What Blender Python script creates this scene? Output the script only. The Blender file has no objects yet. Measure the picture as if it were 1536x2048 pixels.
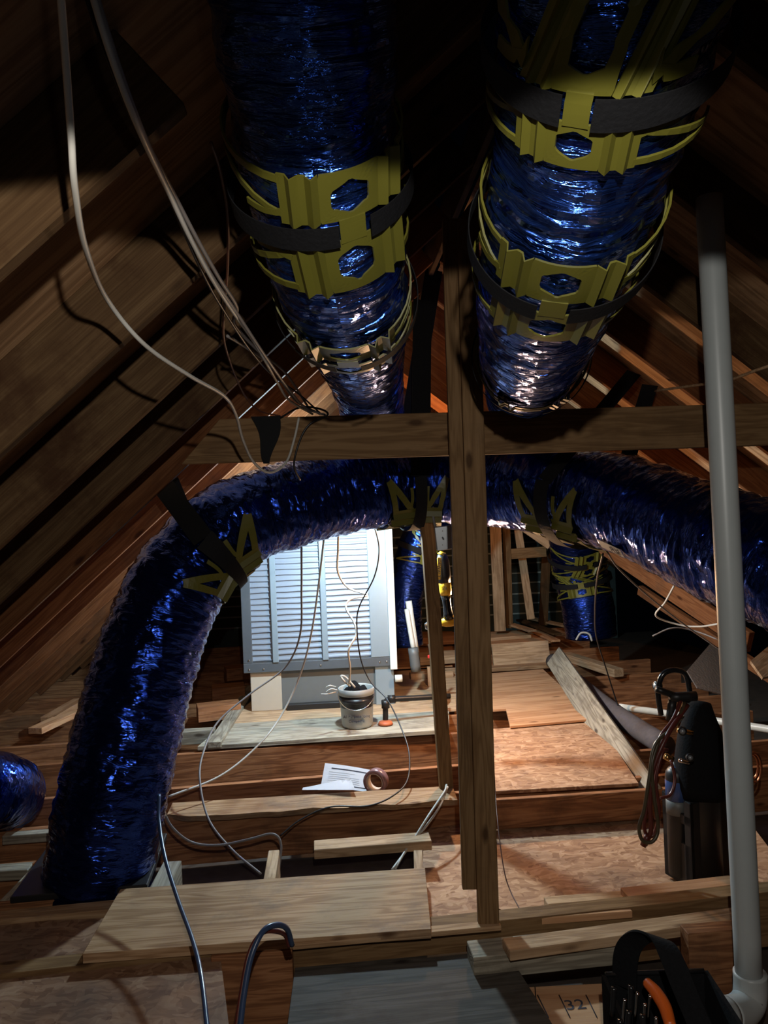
import bpy, bmesh, math, random
from mathutils import Vector, Matrix, noise
random.seed(7)
S = bpy.context.scene
COL = S.collection
V = Vector
# ------------------------------------------------------------------ camera
F = 1536.0
CAMZ = 1.70
ROLL = math.radians(2.25)
cR, sR = math.cos(ROLL), math.sin(ROLL)
cam_d = bpy.data.cameras.new('camera'); cam_d.sensor_fit = 'HORIZONTAL'; cam_d.sensor_width = 36; cam_d.lens = 36.0
cam_d.clip_start = 0.02; cam_d.clip_end = 100
cam = bpy.data.objects.new('camera', cam_d); COL.objects.link(cam)
cam.matrix_world = Matrix(((cR, sR, 0, 0), (0, 0, -1, 0), (-sR, cR, 0, CAMZ), (0, 0, 0, 1)))
S.camera = cam
S.view_settings.view_transform = 'Standard'; S.view_settings.look = 'None'
S.view_settings.exposure = 0.0; S.view_settings.gamma = 1.0; S.view_settings.use_curve_mapping = False
try:
    S.cycles.max_bounces = 8; S.cycles.use_denoising = True
    S.cycles.sample_clamp_indirect = 4
except Exception: pass

def W(u, v, d):                       # image position at depth d -> world point
    a = (u - 768) / F; b = (1024 - v) / F
    return V((d * (a * cR + b * sR), d, CAMZ + d * (-a * sR + b * cR)))
def G(u, v, z=0.0):                   # image position on the level plane z
    a = (u - 768) / F; b = (1024 - v) / F
    d = (z - CAMZ) / (-a * sR + b * cR)
    return V((d * (a * cR + b * sR), d, z))

# ------------------------------------------------------------------ world and lights
w = bpy.data.worlds.new('world'); S.world = w; w.use_nodes = True
w.node_tree.nodes['Background'].inputs[0].default_value = (0.25, 0.35, 0.6, 1)
w.node_tree.nodes['Background'].inputs[1].default_value = 0.0008

def light(name, kind, loc, power, col, size=0.05, target=None, angle=None, blend=0.1):
    L = bpy.data.lights.new(name, kind); L.energy = power; L.color = col
    if kind in ('POINT', 'SPOT'): L.shadow_soft_size = size
    if kind == 'AREA': L.shape = 'RECTANGLE'; L.size = size[0]; L.size_y = size[1]
    if kind == 'SPOT': L.spot_size = angle; L.spot_blend = blend
    o = bpy.data.objects.new(name, L); COL.objects.link(o); o.location = loc
    if target is not None:
        o.rotation_euler = (V(target) - V(loc)).to_track_quat('-Z', 'Y').to_euler()
    return o
LED = W(705, 978, 5.35)
BULB = W(938, 1180, 5.4)
BULB2 = W(922, 775, 8.0)
HEAD = V((0.07, 0.02, CAMZ + 0.34))
light('headlamp_light', 'SPOT', HEAD, 82, (1.0, 0.95, 0.87), 0.012, HEAD + V((0.0, 1.0, -math.tan(math.radians(68.1)))), math.radians(160), 0.025)
light('headlamp_spill', 'POINT', HEAD + V((0, 0.0, 0.0)), 1.0, (0.85, 0.92, 1.0), 0.02)
light('work_light', 'POINT', LED + V((0, 0, -0.06)), 240, (0.66, 0.89, 1.0), 0.05)
light('bulb_light', 'POINT', BULB + V((0, 0, -0.07)), 62, (1.0, 0.58, 0.30), 0.035)
light('rear_bulb_light', 'POINT', BULB2 + V((0, 0, -0.07)), 210, (1.0, 0.47, 0.18), 0.035)

# ------------------------------------------------------------------ materials
MATS = {}
def newmat(name):
    m = bpy.data.materials.new(name); m.use_nodes = True
    nt = m.node_tree; b = nt.nodes['Principled BSDF']; MATS[name] = m
    return m, nt, b
def plain(name, col, rough=0.5, metal=0.0, spec=0.5, var=0.12, bump=0.0, scale=20, trans=0.0):
    m, nt, b = newmat(name)
    tc = nt.nodes.new('ShaderNodeTexCoord'); n = nt.nodes.new('ShaderNodeTexNoise')
    n.inputs['Scale'].default_value = scale; n.inputs['Detail'].default_value = 5
    nt.links.new(tc.outputs['Object'], n.inputs['Vector'])
    mx = nt.nodes.new('ShaderNodeMix'); mx.data_type = 'RGBA'
    c = V(col)
    mx.inputs[6].default_value = (*(c * (1 - var)), 1); mx.inputs[7].default_value = (*[min(1, x) for x in c * (1 + var)], 1)
    nt.links.new(n.outputs['Fac'], mx.inputs[0]); nt.links.new(mx.outputs[2], b.inputs['Base Color'])
    b.inputs['Roughness'].default_value = rough; b.inputs['Metallic'].default_value = metal
    b.inputs['Specular IOR Level'].default_value = spec
    if bump:
        bp = nt.nodes.new('ShaderNodeBump'); bp.inputs['Strength'].default_value = bump; bp.inputs['Distance'].default_value = 0.005
        nt.links.new(n.outputs['Fac'], bp.inputs['Height']); nt.links.new(bp.outputs['Normal'], b.inputs['Normal'])
    return m
def ramp(nt, stops):
    r = nt.nodes.new('ShaderNodeValToRGB'); e = r.color_ramp.elements
    e[0].position = stops[0][0]; e[0].color = (*stops[0][1], 1)
    e[1].position = stops[-1][0]; e[1].color = (*stops[-1][1], 1)
    for p, c in stops[1:-1]:
        x = e.new(p); x.color = (*c, 1)
    return r
def wood(name, dark, mid, lite, rough=0.7, stain=0.35, stain_col=(0.05, 0.03, 0.02), gs=1.0, bump=0.25, fib=0.55):
    m, nt, b = newmat(name); N = nt.nodes.new; L = nt.links.new
    tc = N('ShaderNodeTexCoord'); oi = N('ShaderNodeObjectInfo')
    add = N('ShaderNodeVectorMath'); add.operation = 'ADD'
    mul = N('ShaderNodeMath'); mul.operation = 'MULTIPLY'; mul.inputs[1].default_value = 37.0
    L(oi.outputs['Random'], mul.inputs[0]); L(tc.outputs['Object'], add.inputs[0]); L(mul.outputs[0], add.inputs[1])
    mp = N('ShaderNodeMapping'); mp.inputs['Scale'].default_value = (0.9 * gs, 11 * gs, 11 * gs); L(add.outputs[0], mp.inputs['Vector'])
    n1 = N('ShaderNodeTexNoise'); n1.inputs['Scale'].default_value = 1.4; n1.inputs['Detail'].default_value = 3; n1.inputs['Distortion'].default_value = 0.6
    L(mp.outputs[0], n1.inputs['Vector'])
    # growth rings: sine of a noise field
    ms = N('ShaderNodeMath'); ms.operation = 'MULTIPLY'; ms.inputs[1].default_value = 34; L(n1.outputs['Fac'], ms.inputs[0])
    sn = N('ShaderNodeMath'); sn.operation = 'SINE'; L(ms.outputs[0], sn.inputs[0])
    mr = N('ShaderNodeMapRange'); mr.inputs[1].default_value = -1; mr.inputs[2].default_value = 1; L(sn.outputs[0], mr.inputs[0])
    mp2 = N('ShaderNodeMapping'); mp2.inputs['Scale'].default_value = (3, 130, 130); L(add.outputs[0], mp2.inputs['Vector'])
    n2 = N('ShaderNodeTexNoise'); n2.inputs['Scale'].default_value = 1.5; n2.inputs['Detail'].default_value = 4; L(mp2.outputs[0], n2.inputs['Vector'])
    mixf = N('ShaderNodeMix'); mixf.data_type = 'FLOAT'; mixf.inputs[0].default_value = fib
    L(mr.outputs[0], mixf.inputs[2]); L(n2.outputs['Fac'], mixf.inputs[3])
    r = ramp(nt, [(0.15, dark), (0.5, mid), (0.9, lite)]); L(mixf.outputs[0], r.inputs[0])
    # broad stains and water marks
    n3 = N('ShaderNodeTexNoise'); n3.inputs['Scale'].default_value = 3.2; n3.inputs['Detail'].default_value = 6; n3.inputs['Roughness'].default_value = 0.65
    L(add.outputs[0], n3.inputs['Vector'])
    r3 = ramp(nt, [(0.52, (0, 0, 0)), (0.66, (stain,) * 3)]); L(n3.outputs['Fac'], r3.inputs[0])
    mx = N('ShaderNodeMix'); mx.data_type = 'RGBA'; mx.inputs[7].default_value = (*stain_col, 1)
    L(r3.outputs[0], mx.inputs[0]); L(r.outputs[0], mx.inputs[6])
    # small knots
    mp4 = N('ShaderNodeMapping'); mp4.inputs['Scale'].default_value = (2.2, 6, 6); L(add.outputs[0], mp4.inputs['Vector'])
    vo = N('ShaderNodeTexVoronoi'); vo.inputs['Scale'].default_value = 1.0; L(mp4.outputs[0], vo.inputs['Vector'])
    r4 = ramp(nt, [(0.05, (0.85,) * 3), (0.11, (0, 0, 0))]); L(vo.outputs['Distance'], r4.inputs[0])
    mx2 = N('ShaderNodeMix'); mx2.data_type = 'RGBA'; mx2.inputs[7].default_value = (dark[0] * .35, dark[1] * .3, dark[2] * .3, 1)
    L(r4.outputs[0], mx2.inputs[0]); L(mx.outputs[2], mx2.inputs[6])
    # per piece tone
    hs = N('ShaderNodeHueSaturation'); mr2 = N('ShaderNodeMapRange'); mr2.inputs[3].default_value = 0.82; mr2.inputs[4].default_value = 1.15
    L(oi.outputs['Random'], mr2.inputs[0]); L(mr2.outputs[0], hs.inputs['Value']); L(mx2.outputs[2], hs.inputs['Color'])
    L(hs.outputs[0], b.inputs['Base Color'])
    b.inputs['Roughness'].default_value = rough; b.inputs['Specular IOR Level'].default_value = 0.10
    bp = N('ShaderNodeBump'); bp.inputs['Strength'].default_value = bump; bp.inputs['Distance'].default_value = 0.004
    L(mixf.outputs[0], bp.inputs['Height']); L(bp.outputs['Normal'], b.inputs['Normal'])
    return m
def osb(name, c1, c2, c3, stain=0.5):
    m, nt, b = newmat(name); N = nt.nodes.new; L = nt.links.new
    tc = N('ShaderNodeTexCoord')
    nd = N('ShaderNodeTexNoise'); nd.inputs['Scale'].default_value = 7; nd.inputs['Detail'].default_value = 2; L(tc.outputs['Object'], nd.inputs['Vector'])
    sub = N('ShaderNodeVectorMath'); sub.operation = 'MULTIPLY'; sub.inputs[1].default_value = (0.14, 0.14, 0.14); L(nd.outputs['Color'], sub.inputs[0])
    ad = N('ShaderNodeVectorMath'); ad.operation = 'ADD'; L(tc.outputs['Object'], ad.inputs[0]); L(sub.outputs[0], ad.inputs[1])
    outs = []
    for rot, sc in ((0.35, (10, 42, 10)), (-0.9, (36, 12, 10)), (0.9, (14, 60, 10))):
        mp = N('ShaderNodeMapping'); mp.inputs['Rotation'].default_value = (0, 0, rot); mp.inputs['Scale'].default_value = sc
        L(ad.outputs[0], mp.inputs['Vector'])
        vo = N('ShaderNodeTexVoronoi'); vo.inputs['Scale'].default_value = 1.0; L(mp.outputs[0], vo.inputs['Vector']); outs.append(vo)
    sep = N('ShaderNodeSeparateColor'); L(outs[0].outputs['Color'], sep.inputs[0])
    sep2 = N('ShaderNodeSeparateColor'); L(outs[1].outputs['Color'], sep2.inputs[0])
    sep3 = N('ShaderNodeSeparateColor'); L(outs[2].outputs['Color'], sep3.inputs[0])
    gt = N('ShaderNodeMath'); gt.operation = 'GREATER_THAN'; gt.inputs[1].default_value = 0.5; L(sep.outputs[1], gt.inputs[0])
    mf = N('ShaderNodeMix'); mf.data_type = 'FLOAT'; L(gt.outputs[0], mf.inputs[0]); L(sep.outputs[0], mf.inputs[2]); L(sep2.outputs[0], mf.inputs[3])
    mf2 = N('ShaderNodeMix'); mf2.data_type = 'FLOAT'; mf2.inputs[0].default_value = 0.4; L(mf.outputs[0], mf2.inputs[2]); L(sep3.outputs[0], mf2.inputs[3])
    r = ramp(nt, [(0.1, c1), (0.5, c2), (0.95, c3)]); L(mf2.outputs[0], r.inputs[0])
    n3 = N('ShaderNodeTexNoise'); n3.inputs['Scale'].default_value = 2.3; n3.inputs['Detail'].default_value = 6; L(tc.outputs['Object'], n3.inputs['Vector'])
    r3 = ramp(nt, [(0.5, (0, 0, 0)), (0.7, (stain,) * 3)]); L(n3.outputs['Fac'], r3.inputs[0])
    mx = N('ShaderNodeMix'); mx.data_type = 'RGBA'; mx.inputs[7].default_value = (0.06, 0.05, 0.045, 1)
    L(r3.outputs[0], mx.inputs[0]); L(r.outputs[0], mx.inputs[6]); L(mx.outputs[2], b.inputs['Base Color'])
    b.inputs['Roughness'].default_value = 0.75; b.inputs['Specular IOR Level'].default_value = 0.2
    bp = N('ShaderNodeBump'); bp.inputs['Strength'].default_value = 0.3; bp.inputs['Distance'].default_value = 0.003
    L(mf2.outputs[0], bp.inputs['Height']); L(bp.outputs['Normal'], b.inputs['Normal'])
    return m
def film(name, col, rough=0.16, sc=1.0, strength=1.0, an=(1.0, 1.0), dist=0.009):
    m, nt, b = newmat(name); N = nt.nodes.new; L = nt.links.new
    uv = N('ShaderNodeTexCoord')
    def mapped(s, rot=0):
        mp = N('ShaderNodeMapping'); mp.inputs['Scale'].default_value = (s[0] * sc * an[0], s[1] * sc * an[1], 1); mp.inputs['Rotation'].default_value = (0, 0, rot)
        L(uv.outputs['UV'], mp.inputs['Vector']); return mp
    a = N('ShaderNodeTexNoise'); a.inputs['Scale'].default_value = 1; a.inputs['Detail'].default_value = 5; a.inputs['Distortion'].default_value = 1.4
    L(mapped((8, 26)).outputs[0], a.inputs['Vector'])
    v1 = N('ShaderNodeTexVoronoi'); v1.feature = 'DISTANCE_TO_EDGE'; v1.inputs['Scale'].default_value = 1; L(mapped((14, 30), 0.15).outputs[0], v1.inputs['Vector'])
    v2 = N('ShaderNodeTexVoronoi'); v2.feature = 'F1'; v2.inputs['Scale'].default_value = 1; L(mapped((26, 70), -0.3).outputs[0], v2.inputs['Vector'])
    c = N('ShaderNodeTexNoise'); c.inputs['Scale'].default_value = 1; c.inputs['Detail'].default_value = 3; c.inputs['Distortion'].default_value = 2.5
    L(mapped((40, 90)).outputs[0], c.inputs['Vector'])
    def ma(op, x, y):
        q = N('ShaderNodeMath'); q.operation = op
        for i, z in enumerate((x, y)):
            if isinstance(z, float): q.inputs[i].default_value = z
            else: L(z, q.inputs[i])
        return q.outputs[0]
    h = ma('ADD', ma('MULTIPLY', a.outputs['Fac'], 1.5), ma('MULTIPLY', v1.outputs['Distance'], 0.9))
    h = ma('ADD', h, ma('MULTIPLY', v2.outputs['Distance'], 0.12)); h = ma('ADD', h, ma('MULTIPLY', c.outputs['Fac'], 0.10))
    bp = N('ShaderNodeBump'); bp.inputs['Strength'].default_value = strength; bp.inputs['Distance'].default_value = dist
    L(h, bp.inputs['Height']); L(bp.outputs['Normal'], b.inputs['Normal'])
    b.inputs['Base Color'].default_value = (*col, 1); b.inputs['Metallic'].default_value = 0.96
    b.inputs['Roughness'].default_value = rough; b.inputs['Coat Weight'].default_value = 0.2; b.inputs['Coat Roughness'].default_value = 0.025; b.inputs['Coat IOR'].default_value = 1.35
    L(bp.outputs['Normal'], b.inputs['Coat Normal'])
    return m
M_film = film('blue_film', (0.016, 0.046, 0.30), 0.07, 0.82, 0.85)
M_foilp = plain('foil_facing', (0.42, 0.36, 0.33), 0.3, 0.6, 0.5, 0.2, 0.8, 45)
M_film2 = film('blue_film_stretched', (0.045, 0.13, 0.60), 0.16, 0.8, 1.0, (0.42, 1.25), 0.024)
M_foil = film('silver_foil', (0.6, 0.56, 0.52), 0.42, 1.5, 0.8)
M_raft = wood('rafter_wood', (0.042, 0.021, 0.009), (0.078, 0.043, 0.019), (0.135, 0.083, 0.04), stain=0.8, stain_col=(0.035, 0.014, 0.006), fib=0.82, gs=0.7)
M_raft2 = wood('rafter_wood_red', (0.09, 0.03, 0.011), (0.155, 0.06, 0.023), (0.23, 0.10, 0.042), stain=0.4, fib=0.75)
M_red = wood('joist_wood', (0.16, 0.065, 0.03), (0.29, 0.125, 0.055), (0.40, 0.19, 0.09), stain=0.4)
M_tan = wood('tan_wood', (0.34, 0.21, 0.12), (0.50, 0.33, 0.19), (0.62, 0.43, 0.27), stain=0.25)
M_plank = wood('plank_wood', (0.27, 0.15, 0.075), (0.41, 0.25, 0.135), (0.51, 0.335, 0.195), stain=0.45, stain_col=(0.12, 0.10, 0.085))
M_gray = wood('gray_wood', (0.055, 0.046, 0.038), (0.08, 0.068, 0.056), (0.105, 0.09, 0.076), stain=0.6)
M_aged = wood('aged_wood', (0.19, 0.16, 0.12), (0.33, 0.29, 0.22), (0.45, 0.40, 0.31), stain=0.4)
M_post = wood('post_wood', (0.14, 0.075, 0.033), (0.20, 0.115, 0.052), (0.26, 0.155, 0.075), stain=0.25, gs=1.2)
M_ply = wood('plywood', (0.40, 0.19, 0.09), (0.54, 0.29, 0.15), (0.64, 0.38, 0.21), stain=0.15, gs=0.45)
M_osb = osb('osb_board', (0.26, 0.13, 0.07), (0.42, 0.235, 0.13), (0.56, 0.35, 0.21), 0.45)
M_osbd = osb('osb_dark', (0.16, 0.08, 0.045), (0.26, 0.14, 0.08), (0.34, 0.21, 0.13), 0.6)
M_roof = wood('sheathing', (0.22, 0.12, 0.06), (0.36, 0.20, 0.10), (0.46, 0.28, 0.15), stain=0.4, gs=0.6)
M_yel = plain('yellow_plastic', (0.112, 0.104, 0.014), 0.42, 0, 0.5, 0.06)
M_strap = plain('black_strap', (0.006, 0.006, 0.007), 0.75, 0, 0.2, 0.3, 0.3, 120)
M_blk = plain('black_plastic', (0.014, 0.013, 0.013), 0.42, 0, 0.5, 0.2)
M_blkg = plain('black_gloss', (0.012, 0.012, 0.013), 0.18, 0, 0.6, 0.2)
M_fab = plain('black_fabric', (0.008, 0.008, 0.009), 0.9, 0, 0.1, 0.3, 0.4, 90)
M_pvc = plain('pvc_gray', (0.40, 0.43, 0.43), 0.38, 0, 0.5, 0.05)
M_wpvc = plain('pvc_white', (0.72, 0.72, 0.66), 0.35, 0, 0.5, 0.05)
M_cab = plain('cable_white', (0.52, 0.50, 0.45), 0.45, 0, 0.5, 0.08)
M_cabg = plain('cable_gray', (0.22, 0.20, 0.19), 0.5, 0, 0.4, 0.1)
M_cabb = plain('cable_black', (0.012, 0.011, 0.012), 0.45, 0, 0.5, 0.1)
M_cabr = plain('cable_brown', (0.10, 0.035, 0.02), 0.5, 0, 0.4, 0.1)
M_cabn = plain('cable_navy', (0.035, 0.06, 0.13), 0.28, 0, 0.6, 0.1)
M_hosr = plain('hose_red', (0.11, 0.022, 0.016), 0.35, 0, 0.5, 0.1)
M_hosg = plain('hose_olive', (0.075, 0.055, 0.03), 0.35, 0, 0.5, 0.1)
M_sheet = plain('galvanized_sheet', (0.34, 0.42, 0.48), 0.34, 0.45, 0.5, 0.05)
M_louv = plain('filter_white', (0.21, 0.24, 0.29), 0.42, 0.15, 0.5, 0.04)
M_frame = plain('cabinet_frame', (0.17, 0.19, 0.21), 0.35, 0.6, 0.5, 0.08)
M_dgray = plain('cabinet_gray', (0.15, 0.155, 0.15), 0.5, 0.2, 0.5, 0.08)
M_cream = plain('cream_panel', (0.50, 0.43, 0.34), 0.5, 0, 0.4, 0.04)
M_iron = plain('black_iron', (0.022, 0.02, 0.019), 0.4, 0.4, 0.5, 0.2, 0.2)
M_chrome = plain('chrome', (0.7, 0.7, 0.7), 0.15, 1.0, 0.5, 0.05)
M_brass = plain('brass', (0.55, 0.36, 0.14), 0.25, 1.0, 0.5, 0.1)
M_cop = plain('copper', (0.55, 0.23, 0.12), 0.3, 1.0, 0.5, 0.1)
M_boxg = plain('steel_box', (0.36, 0.38, 0.40), 0.35, 0.5, 0.5, 0.05)
M_dwy = plain('tool_yellow', (0.75, 0.42, 0.02), 0.4, 0, 0.5, 0.06)
M_org = plain('tool_orange', (0.62, 0.11, 0.012), 0.35, 0, 0.5, 0.08)
M_paper = plain('paper', (0.72, 0.73, 0.78), 0.8, 0, 0.2, 0.03)
M_ink = plain('ink', (0.06, 0.06, 0.08), 0.8, 0, 0.2, 0.05)
M_tape = plain('tape_mauve', (0.32, 0.17, 0.17), 0.25, 0.3, 0.5, 0.08)
M_core = plain('tape_core', (0.55, 0.42, 0.33), 0.7, 0, 0.2, 0.05)
M_buck = plain('bucket_plastic', (0.36, 0.38, 0.37), 0.4, 0, 0.5, 0.08)
M_bucks = plain('bucket_label', (0.02, 0.02, 0.024), 0.3, 0, 0.5, 0.3)
M_felt = plain('dark_felt', (0.045, 0.06, 0.055), 0.8, 0, 0.2, 0.3, 0.3, 8)
M_lath = plain('pale_lath', (0.30, 0.34, 0.31), 0.8, 0, 0.2, 0.2)
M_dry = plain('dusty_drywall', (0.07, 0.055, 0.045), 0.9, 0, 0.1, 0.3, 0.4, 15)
M_red2 = plain('red_handle', (0.6, 0.03, 0.03), 0.4)
M_blue = plain('cylinder_blue', (0.05, 0.10, 0.28), 0.25)
M_pinsul = plain('pipe_insulation', (0.10, 0.085, 0.085), 0.8, 0, 0.2, 0.25, 0.5, 30)
M_lblw = plain('label_white', (0.40, 0.41, 0.42), 0.5)
M_dirt = plain('label_orange', (0.55, 0.14, 0.05), 0.5)
def emis(name, col, st):
    m, nt, b = newmat(name); b.inputs['Emission Color'].default_value = (*col, 1); b.inputs['Emission Strength'].default_value = st
    return m
M_led = emis('led_lens', (0.85, 0.96, 1.0), 12)
M_bulb = emis('warm_bulb_glass', (1.0, 0.65, 0.35), 12)

# ------------------------------------------------------------------ object helpers
def put(name, bm, mat, parent=None, M=None, smooth=False):
    me = bpy.data.meshes.new(name)
    bmesh.ops.recalc_face_normals(bm, faces=bm.faces[:])
    bm.to_mesh(me); bm.free()
    for m in (mat if isinstance(mat, (list, tuple)) else [mat]): me.materials.append(m)
    if smooth:
        for p in me.polygons: p.use_smooth = True
    o = bpy.data.objects.new(name, me); COL.objects.link(o)
    if M is not None: o.matrix_world = M
    if parent is not None:
        o.parent = parent
        o.matrix_parent_inverse = parent.matrix_basis.inverted()
        if M is not None: o.matrix_basis = M
    return o
def tag(o, label=None, cat=None, group=None, kind=None):
    if label: o['label'] = label
    if cat: o['category'] = cat
    if group: o['group'] = group
    if kind: o['kind'] = kind
    return o
def thing(name, label, cat, loc, group=None):
    o = bpy.data.objects.new(name, None); COL.objects.link(o); o.location = loc; o.empty_display_size = 0.05
    return tag(o, label, cat, group)
def bxm(bm, size, M=Matrix(), bev=0.0):
    r = bmesh.ops.create_cube(bm, size=1.0, matrix=M @ Matrix.Diagonal((*size, 1)))
    if bev:
        es = list({e for v in r['verts'] for e in v.link_edges})
        bmesh.ops.bevel(bm, geom=es, offset=bev, segments=1, affect='EDGES')
def frame_axes(x, up):
    x = x.normalized(); y = up.cross(x).normalized(); z = x.cross(y).normalized()
    return x, y, z
def mat_axes(x, y, z, o):
    return Matrix(((x.x, y.x, z.x, o.x), (x.y, y.y, z.y, o.y), (x.z, y.z, z.z, o.z), (0, 0, 0, 1)))
def beam(name, p0, p1, wd, ht, mat, up=V((0, 0, 1)), parent=None, bev=0.003, anchor=(0, 0), cut=(0, 0)):
    """lumber whose long axis is local X; anchor shifts section (side, vertical) in halves"""
    p0 = V(p0); p1 = V(p1)
    x, y, z = frame_axes(p1 - p0, up)
    c = (p0 + p1) / 2 + y * (anchor[0] * wd / 2) + z * (anchor[1] * ht / 2)
    bm = bmesh.new(); Ln = (p1 - p0).length
    bxm(bm, (Ln, wd, ht), bev=min(bev, wd * .2, ht * .2))
    for v in bm.verts:      # sloped end cuts (metres of slant over the height)
        if v.co.x > 0: v.co.x += cut[1] * (v.co.z / ht)
        else: v.co.x += cut[0] * (v.co.z / ht)
    # a small natural warp so that no edge is a ruled line
    n = max(1, int(Ln / 0.35))
    if n > 1:
        for k in range(1, n):
            xx = -Ln / 2 + Ln * k / n
            bmesh.ops.bisect_plane(bm, geom=bm.verts[:] + bm.edges[:] + bm.faces[:], plane_co=(xx, 0, 0), plane_no=(1, 0, 0))
        sd = random.random() * 50
        for v in bm.verts:
            v.co.y += 0.003 * noise.noise(V((v.co.x * 1.3 + sd, 0, 0)))
            v.co.z += 0.003 * noise.noise(V((v.co.x * 1.3 + sd, 9, 0)))
    return put(name, bm, mat, parent, mat_axes(x, y, z, c))
def board(name, a, b, z, width, th, mat, parent=None, back=1):
    """flat board: near top edge from image point a to image point b on level z, running away by width"""
    A = G(a[0], a[1], z); B = G(b[0], b[1], z)
    x, y, zz = frame_axes(B - A, V((0, 0, 1)))
    c = (A + B) / 2 + y * (width / 2 * back) - zz * th / 2
    bm = bmesh.new(); bxm(bm, ((B - A).length, width, th), bev=0.002)
    return put(name, bm, mat, parent, mat_axes(x, y, zz, c))
def poly_board(name, pts, z, th, mat, parent=None):
    P = [G(u, v, z) for u, v in pts]
    c = sum(P, V((0, 0, 0))) / len(P)
    x = (P[1] - P[0]).normalized(); y = V((0, 0, 1)).cross(x)
    bm = bmesh.new()
    vs = [bm.verts.new(((p - c).dot(x), (p - c).dot(y), 0)) for p in P]
    f = bm.faces.new(vs)
    r = bmesh.ops.extrude_face_region(bm, geom=[f])
    for v in r['geom']:
        if isinstance(v, bmesh.types.BMVert): v.co.z -= th
    bmesh.ops.bevel(bm, geom=bm.edges[:], offset=0.0015, segments=1, affect='EDGES')
    return put(name, bm, mat, parent, mat_axes(x, y, V((0, 0, 1)), c))
def spline(pts, n=10, closed=False):
    P = [V(p) for p in pts]; out = []; m = len(P)
    rng = range(m if closed else m - 1)
    for i in rng:
        if closed: p0, p1, p2, p3 = P[(i - 1) % m], P[i], P[(i + 1) % m], P[(i + 2) % m]
        else: p0 = P[i - 1] if i else P[0] * 2 - P[1]; p1 = P[i]; p2 = P[i + 1]; p3 = P[i + 2] if i + 2 < m else P[-1] * 2 - P[-2]
        for k in range(n):
            t = k / n; t2 = t * t; t3 = t2 * t
            out.append(0.5 * ((2 * p1) + (p2 - p0) * t + (2 * p0 - 5 * p1 + 4 * p2 - p3) * t2 + (3 * p1 - p0 - 3 * p2 + p3) * t3))
    if not closed: out.append(P[-1])
    return out
def frames(P, ref=V((0, 0, -1))):
    T = []
    for i in range(len(P)):
        a = P[max(0, i - 1)]; b = P[min(len(P) - 1, i + 1)]; T.append((b - a).normalized())
    r = ref - T[0] * ref.dot(T[0])
    if r.length < 0.2: r = V((0, -1, 0)) - T[0] * T[0].dot(V((0, -1, 0)))
    D = [r.normalized()]
    for i in range(1, len(P)):
        d = D[-1] - T[i] * D[-1].dot(T[i]); D.append(d.normalized())
    return T, D
def tube_bm(bm, P, r, N=8, caps=True, closed=False, mi=0):
    T, D = frames(P); rings = []
    for i, p in enumerate(P):
        s = T[i].cross(D[i]); rr = r(i / (len(P) - 1)) if callable(r) else r
        rings.append([bm.verts.new(p + (D[i] * math.cos(2 * math.pi * k / N) + s * math.sin(2 * math.pi * k / N)) * rr) for k in range(N)])
    last = len(rings) if closed else len(rings) - 1
    for i in range(last):
        A = rings[i]; B = rings[(i + 1) % len(rings)]
        for k in range(N):
            f = bm.faces.new((A[k], A[(k + 1) % N], B[(k + 1) % N], B[k])); f.material_index = mi; f.smooth = True
    if caps and not closed:
        for R in (rings[0], rings[-1]):
            f = bm.faces.new(R); f.material_index = mi
def cable(name, pts, r, mat, label, cat='cable', group=None, parent=None, n=8, N=8, px=True, closed=False):
    P = [W(*p) if px else V(p) for p in pts]
    Q = spline(P, n, closed); bm = bmesh.new(); o = sum(Q, V((0, 0, 0))) / len(Q)
    tube_bm(bm, [q - o for q in Q], r, N, True, closed)
    ob = put(name, bm, mat, parent, Matrix.Translation(o), smooth=True)
    if parent is None: tag(ob, label, cat, group)
    elif label: ob['label'] = label
    return ob
def lathe_bm(bm, prof, N=24, M=Matrix(), mi=0):
    rings = []
    for r, z in prof:
        rings.append([bm.verts.new(M @ V((r * math.cos(2 * math.pi * k / N), r * math.sin(2 * math.pi * k / N), z))) for k in range(N)])
    for i in range(len(rings) - 1):
        for k in range(N):
            f = bm.faces.new((rings[i][k], rings[i][(k + 1) % N], rings[i + 1][(k + 1) % N], rings[i + 1][k])); f.smooth = True; f.material_index = mi
    for R, (r, z) in ((rings[0], prof[0]), (rings[-1], prof[-1])):
        if r > 1e-5 and prof[0] != prof[-1]: bm.faces.new(R).material_index = mi
    bmesh.ops.remove_doubles(bm, verts=bm.verts[:], dist=1e-6)
def lathe(name, prof, mat, parent, M, N=24):
    bm = bmesh.new(); lathe_bm(bm, prof, N); return put(name, bm, mat, parent, M)
def axis_matrix(o, z):                   # local Z along z
    z = z.normalized(); x = V((1, 0, 0)) if abs(z.x) < .8 else V((0, 1, 0)); x = (x - z * x.dot(z)).normalized(); y = z.cross(x)
    return mat_axes(x, y, z, V(o))
def text(name, s, size, mat, parent, M, ext=0.0006, align='CENTER'):
    cu = bpy.data.curves.new(name, 'FONT'); cu.body = s; cu.size = size; cu.extrude = ext; cu.align_x = align; cu.align_y = 'CENTER'
    t = bpy.data.objects.new(name, cu); COL.objects.link(t)
    bpy.context.view_layer.update()
    me = bpy.data.meshes.new_from_object(t.evaluated_get(bpy.context.evaluated_depsgraph_get()))
    bpy.data.objects.remove(t); me.materials.clear(); me.materials.append(mat)
    o = bpy.data.objects.new(name, me); COL.objects.link(o)
    o.parent = parent; o.matrix_parent_inverse = parent.matrix_basis.inverted(); o.matrix_basis = M
    return o

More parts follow.
